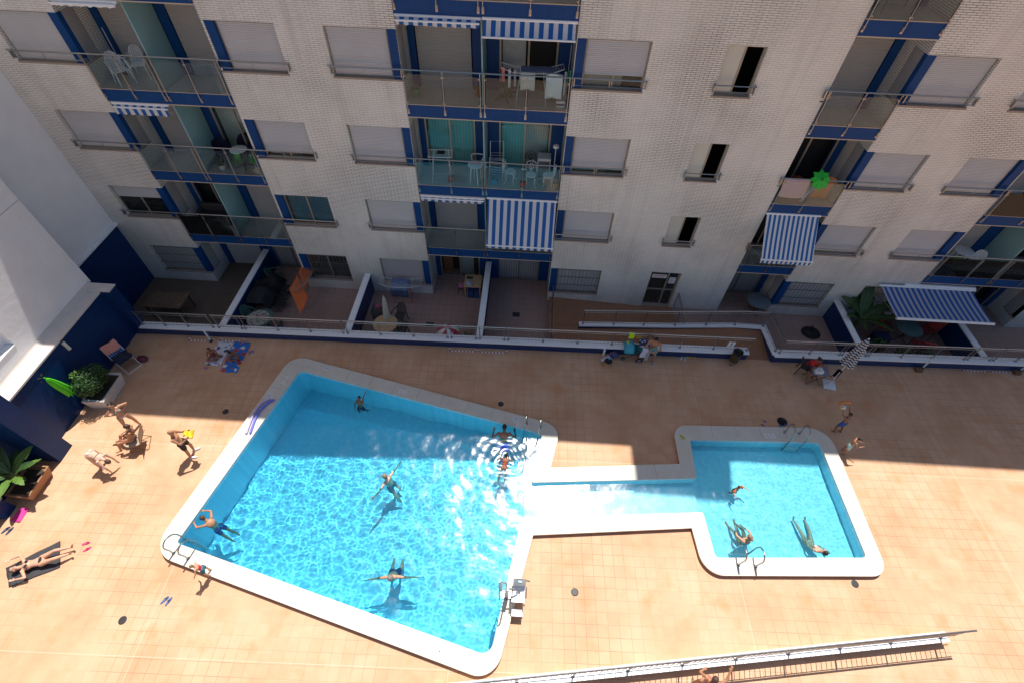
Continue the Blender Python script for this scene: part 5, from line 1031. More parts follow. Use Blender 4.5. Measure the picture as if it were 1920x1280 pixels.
# white folding chair with towel
t=thing('folding_chair','white framed folding chair with a pink towel in front of the navy wall','chair',(-.80,-5.28,0),R(62)); m=stripes('blue_sling',(.02,.07,.28),(.35,.42,.55),.08,0,.7)
for s_ in(-1,1): MB().tube([(s_*.26,-.38,0),(s_*.26,.30,.46)],.014,8).build('leg',MW,t,local=True); MB().tube([(s_*.28,.30,0),(s_*.28,-.22,.46),(s_*.28,-.22,.46)],.014,8).build('leg',MW,t,local=True); MB().tube([(s_*.26,.16,.40),(s_*.26,.38,1.0)],.014,8).build('back_post',MW,t,local=True)
MB().sheet(lambda u,v:((u-.5)*.5,-.24+.44*v,.44-.04*math.sin(PI*v)),6,8,.01).build('seat',m,t,local=True); MB().sheet(lambda u,v:((u-.5)*.5,.18+.2*v,.44+.52*v),6,8,.01).build('backrest',m,t,local=True); MB().tube([(-.26,-.38,.01),(.26,-.38,.01)],.013,8).build('cross_bar',MW,t,local=True)
c_,s1=math.cos(R(62)),math.sin(R(62)); lw=lambda x,y,z:(-.80+x*c_-y*s1,-5.28+x*s1+y*c_,z)
cloth('pale pink towel over the back of the white folding chair',lambda u,v:lw((u-.5)*.52,.36-.13*v+.02*math.sin(7*u),1.06-.36*v-.02*math.sin(PI*u)),mat('salmon_towel',(.72,.30,.24),.85,bump=.2),cat='towel',name='towel')
cloth('dark blue bundle on the seat of the white folding chair',lambda u,v:lw((u-.5)*.54+.03*math.sin(9*v),-.26+.46*v,.54+.10*math.sin(PI*u)*math.sin(PI*v)+.02*math.sin(13*u)),mat('navy_bundle',(.015,.02,.05),.9),cat='clothes',name='clothes_bundle',th=.05)
t=thing('handbag','maroon bag on the deck right of the white folding chair','bag',(-.38,-5.02,0)); a=MB().ell((0,0,.10),(.20,.14,.12)); a.build('body',mat('maroon',(.12,.02,.04),.7,bump=.3,bs=12),t,local=True,smooth=2); MB().tube([(-.1,0,.18),(-.05,0,.28),(.08,0,.27),(.12,0,.18)],.009,6).build('handle',mat('maroon_strap',(.08,.015,.03)),t,local=True)
# white wall-foot poles on brown blocks
for x,y,lab,bl in ((1.74,-3.93,'short white post leaning by the dashed rectangle near the seated children',0),(29.93,-3.13,'short white post on a brown block below the big awning',1),(33.83,-2.98,'short white post on a brown block at the right edge',1)):
    t=thing('stub_post',lab,'post',(x,y,0),0,'short white posts along the low wall'); MB().tube([(0,0,.04),(0,.0,.62)],.035,12).build('tube',MW,t,local=True); MB().lathe([(0,0),(.07,0),(.07,.05),(.045,.10),(0,.10)],(0,0,0),16).build('foot',MDK,t,local=True)
    if bl: MB().bbox(-.34,-.10,-.22,-.04,0,.12,.01).build('block',mat('brown_block',(.17,.08,.035),.8),t,local=True)
# bucket bag group near stroller
t=thing('straw_basket','straw basket with towels stuffed in, left of the stroller','basket',(17.42,-3.92,0)); MB().lathe([(0,0),(.12,0),(.16,.26),(.165,.27),(.15,.26),(.11,.03),(0,.03)],(0,0,0),22).build('body',mat('straw',(.50,.34,.20),.8,bump=.5,bs=60),t,local=True,smooth=1); MB().ell((0,.0,.28),(.15,.14,.09)).build('contents',mat('black_towel',(.012,.012,.014),.9),t,local=True,smooth=2)
cloth('white and blue cloth hanging from the straw basket',lambda u,v:(17.16+.30*u,-3.86+.20*v,.10+.26*u+.05*math.sin(5*v)),mat('white_blue',(.5,.53,.66),.85,var=.2,vs=12),cat='cloth',name='beach_cloth'); cloth('sky blue cloth on top of the straw basket',lambda u,v:(17.42+.13*u,-3.93+.14*v,.38-.06*u),mat('sky_cloth',(.12,.42,.62),.85),cat='cloth',name='beach_cloth',th=.02)
t=thing('beach_bag','dark flowered beach bag between the basket and the stroller','bag',(17.68,-3.50,0)); MB().ell((0,0,.14),(.20,.13,.16)).build('body',patchy('flowered_bag',[(.07,.08,.20),(.12,.06,.14),(.30,.12,.16),(.05,.06,.14)],16,(.4,.7,.85)),t,local=True,smooth=2); MB().tube([(-.1,0,.26),(-.06,0,.40),(.06,0,.40),(.1,0,.26)],.008,6).build('handle',MDK,t,local=True)
t=thing('thermos','white tube standing behind the straw basket','tube',(17.30,-3.42,0)); MB().lathe([(0,0),(.045,0),(.045,.32),(.03,.35),(0,.35)],(0,0,0),16).build('body',MW,t,local=True); MB().lathe([(.03,.352),(.032,.40),(0,.40)],(0,0,0),14).build('cap',MW,t,local=True)
# stroller
t=thing('stroller','baby stroller with turquoise hood piled with towels','stroller',(18.45,-3.42,0)); fr=MB()
for s_ in(-1,1): MB().tube([(-.42,s_*.24,.12),(.10,s_*.25,.55),(.52,s_*.25,1.02),(.58,s_*.22,1.04)],.014,8).build('frame_tube',MDK,t,local=True); MB().tube([(.18,s_*.26,.12),(.02,s_*.25,.5)],.013,8).build('rear_strut',MDK,t,local=True)
for (x,y,r_) in ((-.42,-.2,.09),(-.42,.2,.09),(.20,-.28,.13),(.20,.28,.13)):
    w_=MB(); w_.lathe([(r_-.02,-.02),(r_,-.012),(r_,.012),(r_-.02,.02)],(x,y,r_),20,'y'); q=w_.build('wheel',mat('rubber',(.012,.012,.013),.7),t,local=True); MB().lathe([(0,-.022),(r_*.6,-.022),(r_*.6,.022),(0,.022)],(x,y,r_),14,'y').build('hub',mat('hub_grey',(.2,.2,.21),.4),q,local=True)
MB().sheet(lambda u,v:(-.35+.5*v,(u-.5)*.44,.42+.10*v-.06*math.sin(PI*u)),6,8,.02).build('seat',mat('teal_seat',(.02,.18,.22),.8),t,local=True); MB().sheet(lambda u,v:(.15+.20*v,(u-.5)*.44,.50+.42*v),6,8,.02).build('backrest',mat('teal_seat',(0,0,0)),t,local=True)
MB().sheet(lambda u,v:(-.30-.06+.30*math.cos(PI*(.08+.5*v))*-1+.20,.27*math.cos(PI*u),.52+.30*math.sin(PI*u)*math.sin(PI*(.12+.55*v))),16,8,.012).build('hood',mat('turquoise_hood',(.04,.34,.46),.7),t,local=True,smooth=2); MB().tube([(.58,-.22,1.04),(.62,0,1.05),(.58,.22,1.04)],.018,8).build('push_bar',MDK,t,local=True)
MB().ell((-.34,.02,.84),(.06,.09,.02)).build('hood_badge',mat('yellow_badge',(.55,.50,.05)),t,local=True)
cloth('navy and white towel bundle on top of the stroller',lambda u,v:(18.52+.42*u,-3.62+.40*v,.95+.10*math.sin(PI*u)*math.sin(PI*v)-.12*u),patchy('navywhite',[(.03,.035,.10),(.04,.05,.14),(.5,.5,.56),(.03,.03,.06)],12,(.5,.7,.85)),cat='towel',name='towel_bundle',th=.10); cloth('yellow cloth lying on the stroller towels',lambda u,v:(18.42+.20*u,-3.30+.16*v,1.02-.08*v),mat('yellow_tow',(.50,.36,.03),.85),cat='cloth',name='beach_cloth',th=.03)
cloth('white towel hanging from the stroller handle',lambda u,v:(18.62+.22*u+.03*math.sin(6*v),-3.68-.06*v,.90-.50*v),mat('white_tow',(.58,.60,.72),.85,bump=.2),cat='towel',name='towel'); cloth('grey-white mesh bag hanging behind the stroller',lambda u,v:(18.90+.13*u-.08*v,-3.60-.10*v,.92-.75*v),mat('meshbag',(.38,.38,.34),.85,bump=.3,bs=30),cat='bag',name='mesh_bag',th=.06)
cloth('neon yellow-green shirt hung on the ramp handrail',lambda u,v:(18.08+.20*u+.05*math.sin(3*v),yr(18.1)-.03-.05*v if v>.2 else yr(18.1)+.03*(1-v*5),1.17-.0*u-.26*max(0,v-.1)),mat('neon_shirt',(.45,.75,.01),.8),cat='shirt',name='shirt')
# litter bin
t=thing('litter_bin','brown cylindrical litter bin with black rim in front of the ramp end','bin',(22.38,-3.42,0)); 
for k in range(3): q=2*PI*k/3; MB().tube([(.20*math.cos(q),.20*math.sin(q),0),(.12*math.cos(q),.12*math.sin(q),.14)],.012,6).build('foot',MDK,t,local=True)
MB().lathe([(0,.12),(.16,.12),(.165,.14),(.175,.62),(0,.60)],(0,0,0),26).build('body',mat('brown_perforated',(.09,.065,.035),.5,metal=.4,bump=.4,bs=90),t,local=True); MB().lathe([(.165,.12),(.172,.12),(.174,.155),(.166,.155)],(0,0,0),26).build('lower_band',mat('tan_band',(.35,.27,.18)),t,local=True); MB().lathe([(.176,.62),(.188,.62),(.19,.70),(.175,.71),(.16,.68),(.12,.62),(0,.60)],(0,0,0),26).build('liner',mat('bin_liner',(.010,.010,.011),.35),t,local=True)
# notice on rail
nt_=thing('rail_notice','small white notice with a dark symbol tied to the ramp rail','notice',(22.13,yr(22.13)-.03,.78)); MB().box(-.13,.13,-.006,0,-.16,.14).build('board',M_paper,nt_,local=True); a=MB(); a.lathe([(.03,-.009),(.03,-.007),(0,-.007)],(0,0,.07),12,'y'); a.box(-.012,.012,-.009,-.007,-.06,.035); a.box(-.05,.05,-.009,-.007,.0,.02); a.box(-.05,.05,-.009,-.007,-.12,-.10); a.build('symbol',M_ink,nt_,local=True)
# table of person in red
t=thing('folding_table','grey folding table in front of the person in red','table',(25.28,-4.05,0),R(-6)); MB().bbox(-.32,.32,-.26,.26,.64,.67,.008).build('tabletop',mat('table_greyblue',(.17,.18,.24),.5),t,local=True)
for s_ in(-1,1): MB().tube([(-.28,s_*.22,0),(.24,s_*.22,.64)],.014,6).build('leg',MDK,t,local=True); MB().tube([(.28,s_*.2,0),(-.24,s_*.2,.64)],.014,6).build('leg',MDK,t,local=True)
t=thing('cool_box','small white polystyrene box on the grey folding table','box',(25.16,-4.14,.672)); MB().bbox(-.15,.15,-.12,.12,0,.10,.02).build('body',mat('foam_white',(.66,.69,.72),.6),t,local=True); MB().bbox(-.155,.155,-.125,.125,.102,.13,.015).build('lid',mat('foam_white',(0,0,0)),t,local=True); MB().box(-.05,.05,-.006,.006,.1305,.134).build('grip',M_ink,t,local=True)
t=thing('parasol_stand','white square parasol base filled with water','parasol base',(25.86,-4.25,0),R(-12)); MB().bbox(-.23,.23,-.22,.22,0,.11,.04).build('tank',mat('foam_white',(0,0,0)),t,local=True,smooth=1); MB().lathe([(.04,.1),(.035,.32),(.028,.32),(.03,.1)],(0,0,0),16).build('socket',MW,t,local=True)
closed_parasol('folded navy and white striped parasol above the white square base',(25.86,-4.25,.12),(26.35,-3.72,2.15),.26,stripes('navy_stripes',(.02,.025,.08),(.62,.60,.55),.10,2,.5),MW,folds=6)
cloth('black bag hanging on the striped parasol pole',lambda u,v:(25.80+.22*u,-4.16+.12*math.sin(PI*u),.80-.36*v),mat('black_bag',(.012,.012,.014),.8),cat='bag',name='bag',th=.09)
plastic_chair('charcoal garden chair of the person in red',(25.02,-3.72,0),R(150),MDK)
# camp chair of the sitting woman
t=thing('camp_chair','brown framed folding chair under the seated woman in the sun','chair',(1.42,-8.46,0),R(-70)); mb_=mat('bronze_tube',(.16,.11,.07),.4,metal=.5)
for s_ in(-1,1): MB().tube([(s_*.26,-.26,0),(s_*.26,.26,.42)],.012,8).build('leg',mb_,t,local=True); MB().tube([(s_*.26,.26,0),(s_*.26,-.26,.42)],.012,8).build('leg',mb_,t,local=True); MB().tube([(s_*.26,.20,.40),(s_*.26,.36,.86)],.012,8).build('back_post',mb_,t,local=True)
MB().sheet(lambda u,v:((u-.5)*.5,-.25+.48*v,.41-.05*math.sin(PI*v)),6,8,.012).build('seat',mat('beige_sling',(.42,.34,.26),.85),t,local=True); MB().sheet(lambda u,v:((u-.5)*.5,.22+.13*v,.42+.44*v),6,8,.012).build('backrest',mat('beige_sling',(0,0,0)),t,local=True)
for z in(.01,): MB().tube([(-.26,.26,z),(.26,.26,z)],.011,6).build('cross_bar',mb_,t,local=True)
# pool lift
t=thing('pool_lift','white pool hoist with chair mounted on the right coping of the big pool','pool lift',(13.95,-12.33,ZC)); t.scale=(.86,.86,.86); lw2=mat('lift_white',(.76,.77,.78),.35)
MB().bbox(-.10,.28,-.11,.11,0,.05,.01).build('base_plate',M_steel,t,local=True); MB().bbox(.02,.14,-.07,.07,.05,.95,.01).build('column',lw2,t,local=True)
MB().tube([(-.16,-.05,-.5),(-.16,-.05,1.75),(-.10,-.05,1.86),(.0,-.05,1.86),(.05,-.05,1.75),(.05,-.05,.2)],.022,8).build('mast_frame',M_steel,t,local=True); MB().bbox(-.19,-.07,-.06,.0,.75,1.75,.01).build('mast_panel',mat('panel_pale',(.55,.66,.68),.4),t,local=True)
for z in(1.1,1.3): MB().lathe([(0,-.065),(.015,-.065),(.015,-.06),(0,-.06)],(-.13,0,z),10,'y').build('bolt',M_ink,t,local=True)
MB().tube([(.1,0,.9),(.3,.02,.88),(.42,-.0,.62)],.025,8).build('arm',M_steel,t,local=True)
a=MB(); a.sheet(lambda u,v:(.24+.42*u,-.28+.46*v,.52-.03*math.sin(PI*u)*math.sin(PI*v)),8,8,.03); a.build('seat',lw2,t,local=True,smooth=1); a=MB(); a.sheet(lambda u,v:(.26+.40*u,.16+.10*v+.02,.55+.5*v),8,8,.03); a.build('backrest',lw2,t,local=True,smooth=1)
MB().bbox(.26,.62,-.62,-.40,.16,.19,.012).build('footrest',lw2,t,local=True)
for x in(.24,.68): MB().tube([(x,.15,.60),(x,.10,.76),(x,-.2,.74)],.016,8).build('armrest',MDK,t,local=True); MB().tube([(x*.8+.06,-.26,.5),(x*.8+.06,-.48,.2)],.014,8).build('leg_support',M_steel,t,local=True)
for z in(.35,.6,.85): MB().box(-.14,.05,-.075,-.05,z,z+.03).build('rung',M_steel,t,local=True)
MB().tube([(.60,.28,.9),(.78,.26,.9)],.02,8).build('grip',M_ink,t,local=True); MB().bbox(.40,.54,.18,.26,.85,.98,.015).build('control_box',mat('control_teal',(.25,.45,.47),.4),t,local=True)
# ================================================================ people
SK=lambda n,c:mat('skin_'+n,c,.5,var=.06,vs=9,spec=.4)
SKT=SK('tan',(.42,.20,.11)); SKD=SK('brown',(.27,.12,.065)); SKL=SK('light',(.58,.33,.22)); SKR=SK('rosy',(.50,.27,.17)); SKP=SK('pale',(.60,.38,.28))
HB=mat('hair_black',(.012,.010,.010),.5,var=.2,vs=30,bump=.3,bs=80); HN=mat('hair_brown',(.06,.03,.018),.55,var=.2,vs=30,bump=.3,bs=80); HG=mat('hair_grey',(.20,.18,.16),.6,var=.2,vs=30); HBL=mat('hair_fair',(.26,.16,.08),.6,var=.2,vs=30,bump=.3,bs=80)
EYE=mat('eye_dark',(.02,.015,.012),.2); LIP=mat('lips',(.33,.10,.08),.5)
def V(*a): return Vector(a)
def nz(v): return Vector(v).normalized()
def cap(mb,a,b,ra,rb,n=12):
    a=Vector(a);b=Vector(b); mb.tube([a,a.lerp(b,.5),b],[ra,(ra+rb)/2*1.03,rb],n); mb.ell(a,(ra,ra,ra),n,7); mb.ell(b,(rb,rb,rb),n,7)
def frame3(u,f):
    u=nz(u); f=Vector(f)-u*Vector(f).dot(u); f=nz(f); return f.cross(u),f,u     # right, forward, up
def remesh(o,vx,it=4):
    m=o.modifiers.new('r','REMESH'); m.mode='VOXEL'; m.voxel_size=vx; m.use_smooth_shade=True; s_=o.modifiers.new('s','SMOOTH'); s_.factor=.5; s_.iterations=it
def person(label,at,face,h=1.7,skin=SKT,up=(0,0,1),la=((-.2,.0,-1),(0,.3,-1)),ra=((.2,.0,-1),(0,.3,-1)),ll=((-.08,.05,-1),(0,-.03,-1)),rl=((.08,.05,-1),(0,-.03,-1)),
           anchor='feet',head=None,look=None,sex='m',hair=HB,hairlen=0,wear=(),grp=None,foot=None,curl=.5,bald=False,water=False,chest=1.,loc_z=0):
    """directions are in the figure's frame (x right, y forward, z up); face = world heading angle of forward"""
    h*=.96; k=h/1.72; t=thing('person',label,'person',(at[0],at[1],loc_z),face-PI/2,grp)
    r,f,u=frame3(up,(0,1,0) if abs(nz(up).y)<.9 else (0,0,1) if nz(up).y<0 else (0,0,-1)); P={}
    fem=sex=='f'; P['pel']=V(0,0,0); P['neck']=u*.50*k; P['chest']=u*.34*k; P['waist']=u*.17*k
    hu=nz(head) if head else u; P['head']=P['neck']+nz(u+hu)*.07*k+hu*.105*k; lk=Vector(look) if look else f; hr,hf,hu=frame3(hu,lk)
    sw=(.150 if fem else .168)*k*chest; hw=(.095 if fem else .085)*k
    arms={}; legs={}
    for s_,A,nm in((-1,la,'l'),(1,ra,'r')):
        sh=P['neck']-u*.045*k+r*s_*sw; el=sh+nz(A[0])*.275*k; wr=el+nz(A[1])*.24*k; hd=nz(A[2]) if len(A)>2 else nz(A[1]); arms[nm]=(sh,el,wr,hd,s_)
    for s_,A,nm in((-1,ll,'l'),(1,rl,'r')):
        hp=P['pel']+r*s_*hw-u*.02*k; kn=hp+nz(A[0])*.40*k; an=kn+nz(A[1])*.39*k; legs[nm]=(hp,kn,an,Vector(A[2]) if len(A)>2 else None,s_)
    if anchor=='feet':
        c=(legs['l'][2]+legs['r'][2])/2; z=min(legs['l'][2].z,legs['r'][2].z)-.065*k; O=V(-c.x,-c.y,-z)
    elif anchor=='hip': O=V(0,0,0)
    elif anchor=='head': O=-P['head']
    mb=MB()
    rot=Matrix((r,f,u)).transposed()
    def E(c,rad,rt=rot): mb.ell(c,[q*k for q in rad],16,10,rt)
    E(P['pel']+u*.0*k,(.150 if fem else .140,.105,.115)); E(P['pel']+u*.09*k,(.138 if fem else .132,.095,.11)); E(P['waist']+u*.02*k,(.118 if fem else .132,.088,.13)); E(P['chest'],(.148*chest if fem else .165*chest,.105,.15)); E(P['neck']-u*.07*k,(.155*chest if fem else .17*chest,.075,.065)); E(P['chest']+f*.03*k+u*.02*k,(.12*chest,.09,.09))
    if fem:
        for s_ in(-1,1): E(P['chest']+f*.085*k+r*s_*.07*k-u*.01*k,(.058,.055,.058))
    for s_ in(-1,1): E(P['pel']-f*.055*k+r*s_*.06*k-u*.03*k,(.075,.075,.085))
    cap(mb,P['neck']-u*.03*k,P['head']-hu*.05*k,.058*k,.052*k)
    hrot=Matrix((hr,hf,hu)).transposed(); H=P['head']
    mb.ell(H+hu*.018*k,(.074*k,.092*k,.098*k),18,12,hrot); mb.ell(H+hf*.028*k-hu*.055*k,(.052*k,.058*k,.052*k),12,8,hrot); mb.ell(H+hf*.094*k-hu*.018*k,(.013*k,.020*k,.022*k),8,6,hrot)
    for s_ in(-1,1): mb.ell(H+hr*s_*.076*k-hu*.01*k,(.012*k,.022*k,.030*k),8,6,hrot)
    for nm,(sh,el,wr,hd,s_) in arms.items():
        mb.ell(sh,(.056*k,)*3,12,8); cap(mb,sh,el,.048*k,.036*k); cap(mb,el,wr,.037*k,.025*k)
        pn=(el-sh).cross(wr-el); side=nz(hd.cross(pn)) if pn.length>1e-4 else nz(hd.orthogonal()); th=nz(hd.cross(side)); hm=Matrix((side,hd,th)).transposed(); pc=wr+hd*.045*k
        mb.ell(pc,(.040*k,.052*k,.016*k),12,8,hm)
        for i,(o,L_) in enumerate(((-.028,.060),(-.010,.072),(.009,.068),(.027,.052))):
            b=pc+hd*.040*k+side*o*k; m_=b+nz(hd+side*o*3+th*.15*curl)*L_*.5*k; e=m_+nz(hd+side*o*2+th*.9*curl)*L_*.5*k; mb.tube([b-hd*.015*k,m_,e],[.0095*k,.0088*k,.0072*k],7)
        b=wr+hd*.02*k-side*.032*k; mb.tube([b,b+nz(hd-side*.9)*.035*k,b+nz(hd-side*.55+th*.2)*.062*k],[.012*k,.0105*k,.008*k],7)
    for nm,(hp,kn,an,ft,s_) in legs.items():
        cap(mb,hp,kn,(.088 if fem else .082)*k,.053*k,14); mid=kn.lerp(an,.3); cap(mb,kn,mid,.052*k,.053*k); cap(mb,mid,an,.053*k,.034*k)
        sd=nz(an-kn); toe=nz(ft) if ft is not None else nz(Vector((s_*.15,1,0))-sd*0)
        if foot: toe=nz(foot)
        heel=an+sd*.035*k-toe*.025*k; ball=an+sd*.045*k+toe*.125*k; mb.ell(heel,(.032*k,)*3,10,7); mb.tube([heel,ball,ball+toe*.055*k],[.032*k,.028*k,.016*k],10); mb.ell(ball,(.040*k,.032*k,.024*k),10,7); arms['f'+nm]=(heel,ball,toe)
    mb.v=[tuple(Vector(v)+O) for v in mb.v]; body=mb.build('body',skin,t,local=True); remesh(body,.0105*k if h>1.3 else .0095)
    kids=[body]
    def part(name,m,bld,vx=.0105,it=3,rm=True):
        b=MB(); bld(b); b.v=[tuple(Vector(v)+O) for v in b.v]; o=b.build(name,m,t,local=True,smooth=2)
        if rm: remesh(o,vx,it)
        kids.append(o); return o
    def hairb(b):
        b.ell(H+hu*.030*k-hf*.012*k,(.083*k,.094*k,.096*k),18,12,hrot); b.ell(H-hf*.045*k-hu*.01*k,(.070*k,.055*k,.080*k),14,9,hrot)
        if hairlen==1: b.ell(H-hf*.115*k+hu*.03*k,(.040*k,)*3,12,8)
        if hairlen==2: cap(b,H-hf*.05*k,H-hf*.085*k-hu*.14*k,.070*k,.055*k); cap(b,H-hf*.085*k-hu*.14*k,H-hf*.09*k-hu*.26*k,.055*k,.03*k)
    if not bald:
        def hb(b): hairb(b)
        o=part('hair',hair,hb,.010); 
        # keep the face free: push the cap behind the brow line
        for v in o.data.vertices:
            q=Vector(v.co)-O-H
            if q.dot(hf)>.035*k and q.dot(hu)<.055*k: v.co-=hf*(q.dot(hf)-.035*k)
    for s_ in(-1,1): part('eye',EYE,lambda b,s_=s_:b.ell(H+hf*.086*k+hr*s_*.030*k+hu*.008*k,(.011*k,.006*k,.007*k),8,6,hrot),rm=False)
    part('lips',LIP,lambda b:b.ell(H+hf*.084*k-hu*.058*k,(.022*k,.008*k,.007*k),8,6,hrot),rm=False)
    for wname,kind,m in wear:
        if kind=='trunks':
            def tb(b):
                b.ell(P['pel'],(.158*k,.122*k,.115*k),16,10,rot); b.ell(P['pel']+u*.05*k,(.15*k,.112*k,.07*k),16,10,rot)
                for s_ in(-1,1): b.ell(P['pel']-f*.055*k+r*s_*.06*k-u*.03*k,(.086*k,.086*k,.095*k),12,8,rot)
                for nm in('l','r'): hp,kn=legs[nm][:2]; cap(b,hp,hp.lerp(kn,.55),.100*k,.088*k)
        elif kind=='brief':
            def tb(b):
                b.ell(P['pel']-u*.015*k,(.156*k,.116*k,.075*k),16,10,rot)
                for s_ in(-1,1): b.ell(P['pel']-f*.055*k+r*s_*.06*k-u*.03*k,(.082*k,.083*k,.072*k),12,8,rot)
        elif kind=='top':
            def tb(b):
                for s_ in(-1,1): b.ell(P['chest']+f*.093*k+r*s_*.07*k-u*.01*k,(.056*k,.055*k,.053*k),12,8,rot); b.tube([P['chest']+f*.10*k+r*s_*.07*k+u*.04*k,P['neck']+f*.045*k+r*s_*.07*k,P['neck']-f*.045*k+r*s_*.03*k],.009*k,7)
                b.tube([P['chest']-u*.02*k+(r*math.cos(q)*.158*chest+f*math.sin(q)*.118)*k for q in [2*PI*i/20 for i in range(20)]],.010*k,7,closed=True)
        elif kind=='shirt':
            def tb(b):
                b.ell(P['pel']+u*.06*k,(.15*k,.115*k,.09*k),16,10,rot); b.ell(P['waist']+u*.02*k,(.142*k,.11*k,.14*k),16,10,rot); b.ell(P['chest'],(.178*k,.128*k,.16*k),16,10,rot); b.ell(P['neck']-u*.07*k,(.178*k,.088*k,.075*k),16,10,rot)
                if fem:
                    for s_ in(-1,1): b.ell(P['chest']+f*.085*k+r*s_*.07*k,(.068*k,)*3,10,7)
                for nm in('l','r'): sh,el=arms[nm][:2]; cap(b,sh,sh.lerp(el,.55),.064*k,.055*k)
        elif kind=='suit':
            def tb(b):
                b.ell(P['pel'],(.158*k,.118*k,.10*k),16,10,rot); b.ell(P['waist']+u*.02*k,(.135*k,.105*k,.14*k),16,10,rot); b.ell(P['chest']-u*.03*k,(.162*k,.12*k,.11*k),16,10,rot)
                for s_ in(-1,1): b.tube([P['chest']+f*.10*k+r*s_*.07*k,P['neck']+f*.03*k+r*s_*.08*k,P['neck']-f*.06*k+r*s_*.06*k,P['chest']-f*.10*k],.013*k,7)
        elif kind=='bands':
            def tb(b):
                for nm in('l','r'): sh,el=arms[nm][:2]; c=sh.lerp(el,.6); d=nz(el-sh); a_=d.orthogonal().normalized(); b2=d.cross(a_); b.tube([c+(a_*math.cos(q)+b2*math.sin(q))*.075*k for q in [2*PI*i/16 for i in range(16)]],.045*k,10,closed=True)
        elif kind=='shoes':
            for nm in('fl','fr'):
                def tb(b,nm=nm): he,ba,toe=arms[nm]; cap(b,he,ba+toe*.05*k,.042*k,.034*k); b.ell(ba,(.047*k,.045*k,.034*k),10,7)
                part('shoe',m,tb)
            continue
        elif kind=='cap':
            def tb(b): b.ell(H+hu*.055*k,(.087*k,.10*k,.065*k),16,10,hrot); b.ell(H+hu*.045*k+hf*.10*k,(.06*k,.055*k,.010*k),12,7,hrot)
        part(wname,m,tb)
    if water:
        for o in kids: o.cycles.is_caustics_receiver=True
    wp=lambda q:(wm(t)@(Vector(q)+O))
    return t,{'lh':wp(arms['l'][2]+arms['l'][3]*.09*k),'rh':wp(arms['r'][2]+arms['r'][3]*.09*k),'head':wp(H)}
W=lambda n,c:mat('wear_'+n,c,.8,var=.08,vs=12)
A_=lambda dx,dy:math.atan2(dy,dx)
# man with something yellow
t,j=person('bald tanned man in black trunks and white shoes holding a yellow float',(3.29,-8.68),A_(.85,.35),1.70,SKT,up=(0,-.08,1),la=((-.25,.5,-.8),(.35,.9,.45)),ra=((.25,.5,-.8),(-.25,.9,.5)),ll=((-.10,.22,-1),(-.02,-.12,-1)),rl=((.12,-.02,-1),(.02,-.10,-1)),bald=True,hair=HG,head=(0,.25,1),wear=(('swim_trunks','trunks',W('black',(.012,.012,.014))),('shoes','shoes',W('white',(.7,.7,.7)))),chest=1.08)
c=(j['lh']+j['rh'])/2; cloth('crumpled yellow float in the hands of the bald man',lambda u,v:(c.x-.10+.26*u,c.y-.10+.22*v+.03*math.sin(7*u),c.z+.02+.06*math.sin(5*u+3*v)),mat('yellow_vinyl',(.72,.50,.02),.4),cat='float',name='swim_float',th=.05)
person('woman in white and teal bikini standing with hands on hips beside the seated woman',(.86,-7.84),A_(.75,-.55),1.64,SKR,sex='f',la=((-.75,-.35,-.55),(.75,.35,-.35)),ra=((.75,-.35,-.55),(-.75,.35,-.35)),ll=((-.18,.04,-1),(-.02,-.03,-1)),rl=((.18,.04,-1),(.02,-.03,-1)),hair=HB,hairlen=1,look=(.5,.8,-.3),wear=(('bikini_top','top',W('teal',(.08,.20,.20))),('bikini_bottom','brief',W('palegrey',(.55,.58,.60)))),chest=1.05)
person('woman in a dark bikini seated on the brown folding chair in the sun',(1.36,-8.44),A_(-.94,-.34),1.66,SKT,sex='f',anchor='hip',loc_z=.50,up=(0,-.40,1),la=((-.35,.45,-.8),(.2,.9,-.1)),ra=((.35,.4,-.8),(-.3,.9,-.2)),ll=((-.15,1,.02),(-.1,.30,-1)),rl=((.22,1,.0),(.05,.55,-1)),hair=HN,hairlen=1,head=(0,.2,1),wear=(('bikini_top','top',W('darkp',(.05,.05,.055))),('bikini_bottom','brief',W('darkp',(0,0,0)))))
person('fair woman in a black bikini bending forward at the left of the group',(.58,-9.22),A_(.85,-.25),1.62,SKP,sex='f',up=(0,1,-.05),la=((-.15,.25,-1),(.0,.1,-1)),ra=((.15,.45,-.9),(.0,.3,-1)),ll=((-.10,-.10,-1),(0,-.06,-1)),rl=((.14,.10,-1),(0,-.22,-1)),head=(0,.75,-.65),look=(0,-.3,-1),hair=HN,hairlen=0,wear=(('bikini_top','top',W('black',(0,0,0))),('bikini_bottom','brief',W('palecream',(.55,.50,.45)))))
person('sunbathing woman in a black bikini lying on her back on the dark towel',(.66,-12.26),A_(.9,.42),1.66,SKL,sex='f',anchor='hip',loc_z=.15,up=(0,-1,.04),foot=(0,.5,1),la=((-.85,-.45,.1),(.55,-.75,.65)),ra=((.8,.4,.05),(-.1,-1,.15)),ll=((-.10,1,.28),(.03,1,-.22)),rl=((.12,1,.34),(-.12,1,-.25)),head=(0,-1,.12),look=(0,.1,1),hair=HN,hairlen=2,wear=(('bikini_top','top',W('black',(0,0,0))),('bikini_bottom','brief',W('black',(0,0,0)))))
flipflops('pink sandals at the feet of the sunbathing woman',1.58,-11.76,R(-60),(.66,.05,.16),.2,L=.22)
person('small child in a red and blue swimsuit standing on the big pool coping',(5.58,-12.27),A_(-.8,-.35),1.0,SKL,up=(0,.25,1),loc_z=.15,la=((-.5,.3,-.8),(-.1,.5,-.8)),ra=((.5,.3,-.8),(.1,.5,-.8)),ll=((-.14,.12,-1),(0,-.15,-1)),rl=((.14,-.05,-1),(0,-.1,-1)),hair=HBL,head=(0,.5,1),look=(0,1,-.6),wear=(('swim_vest','suit',W('red',(.55,.04,.04))),('swim_shorts','trunks',W('teald',(.02,.12,.18)))))
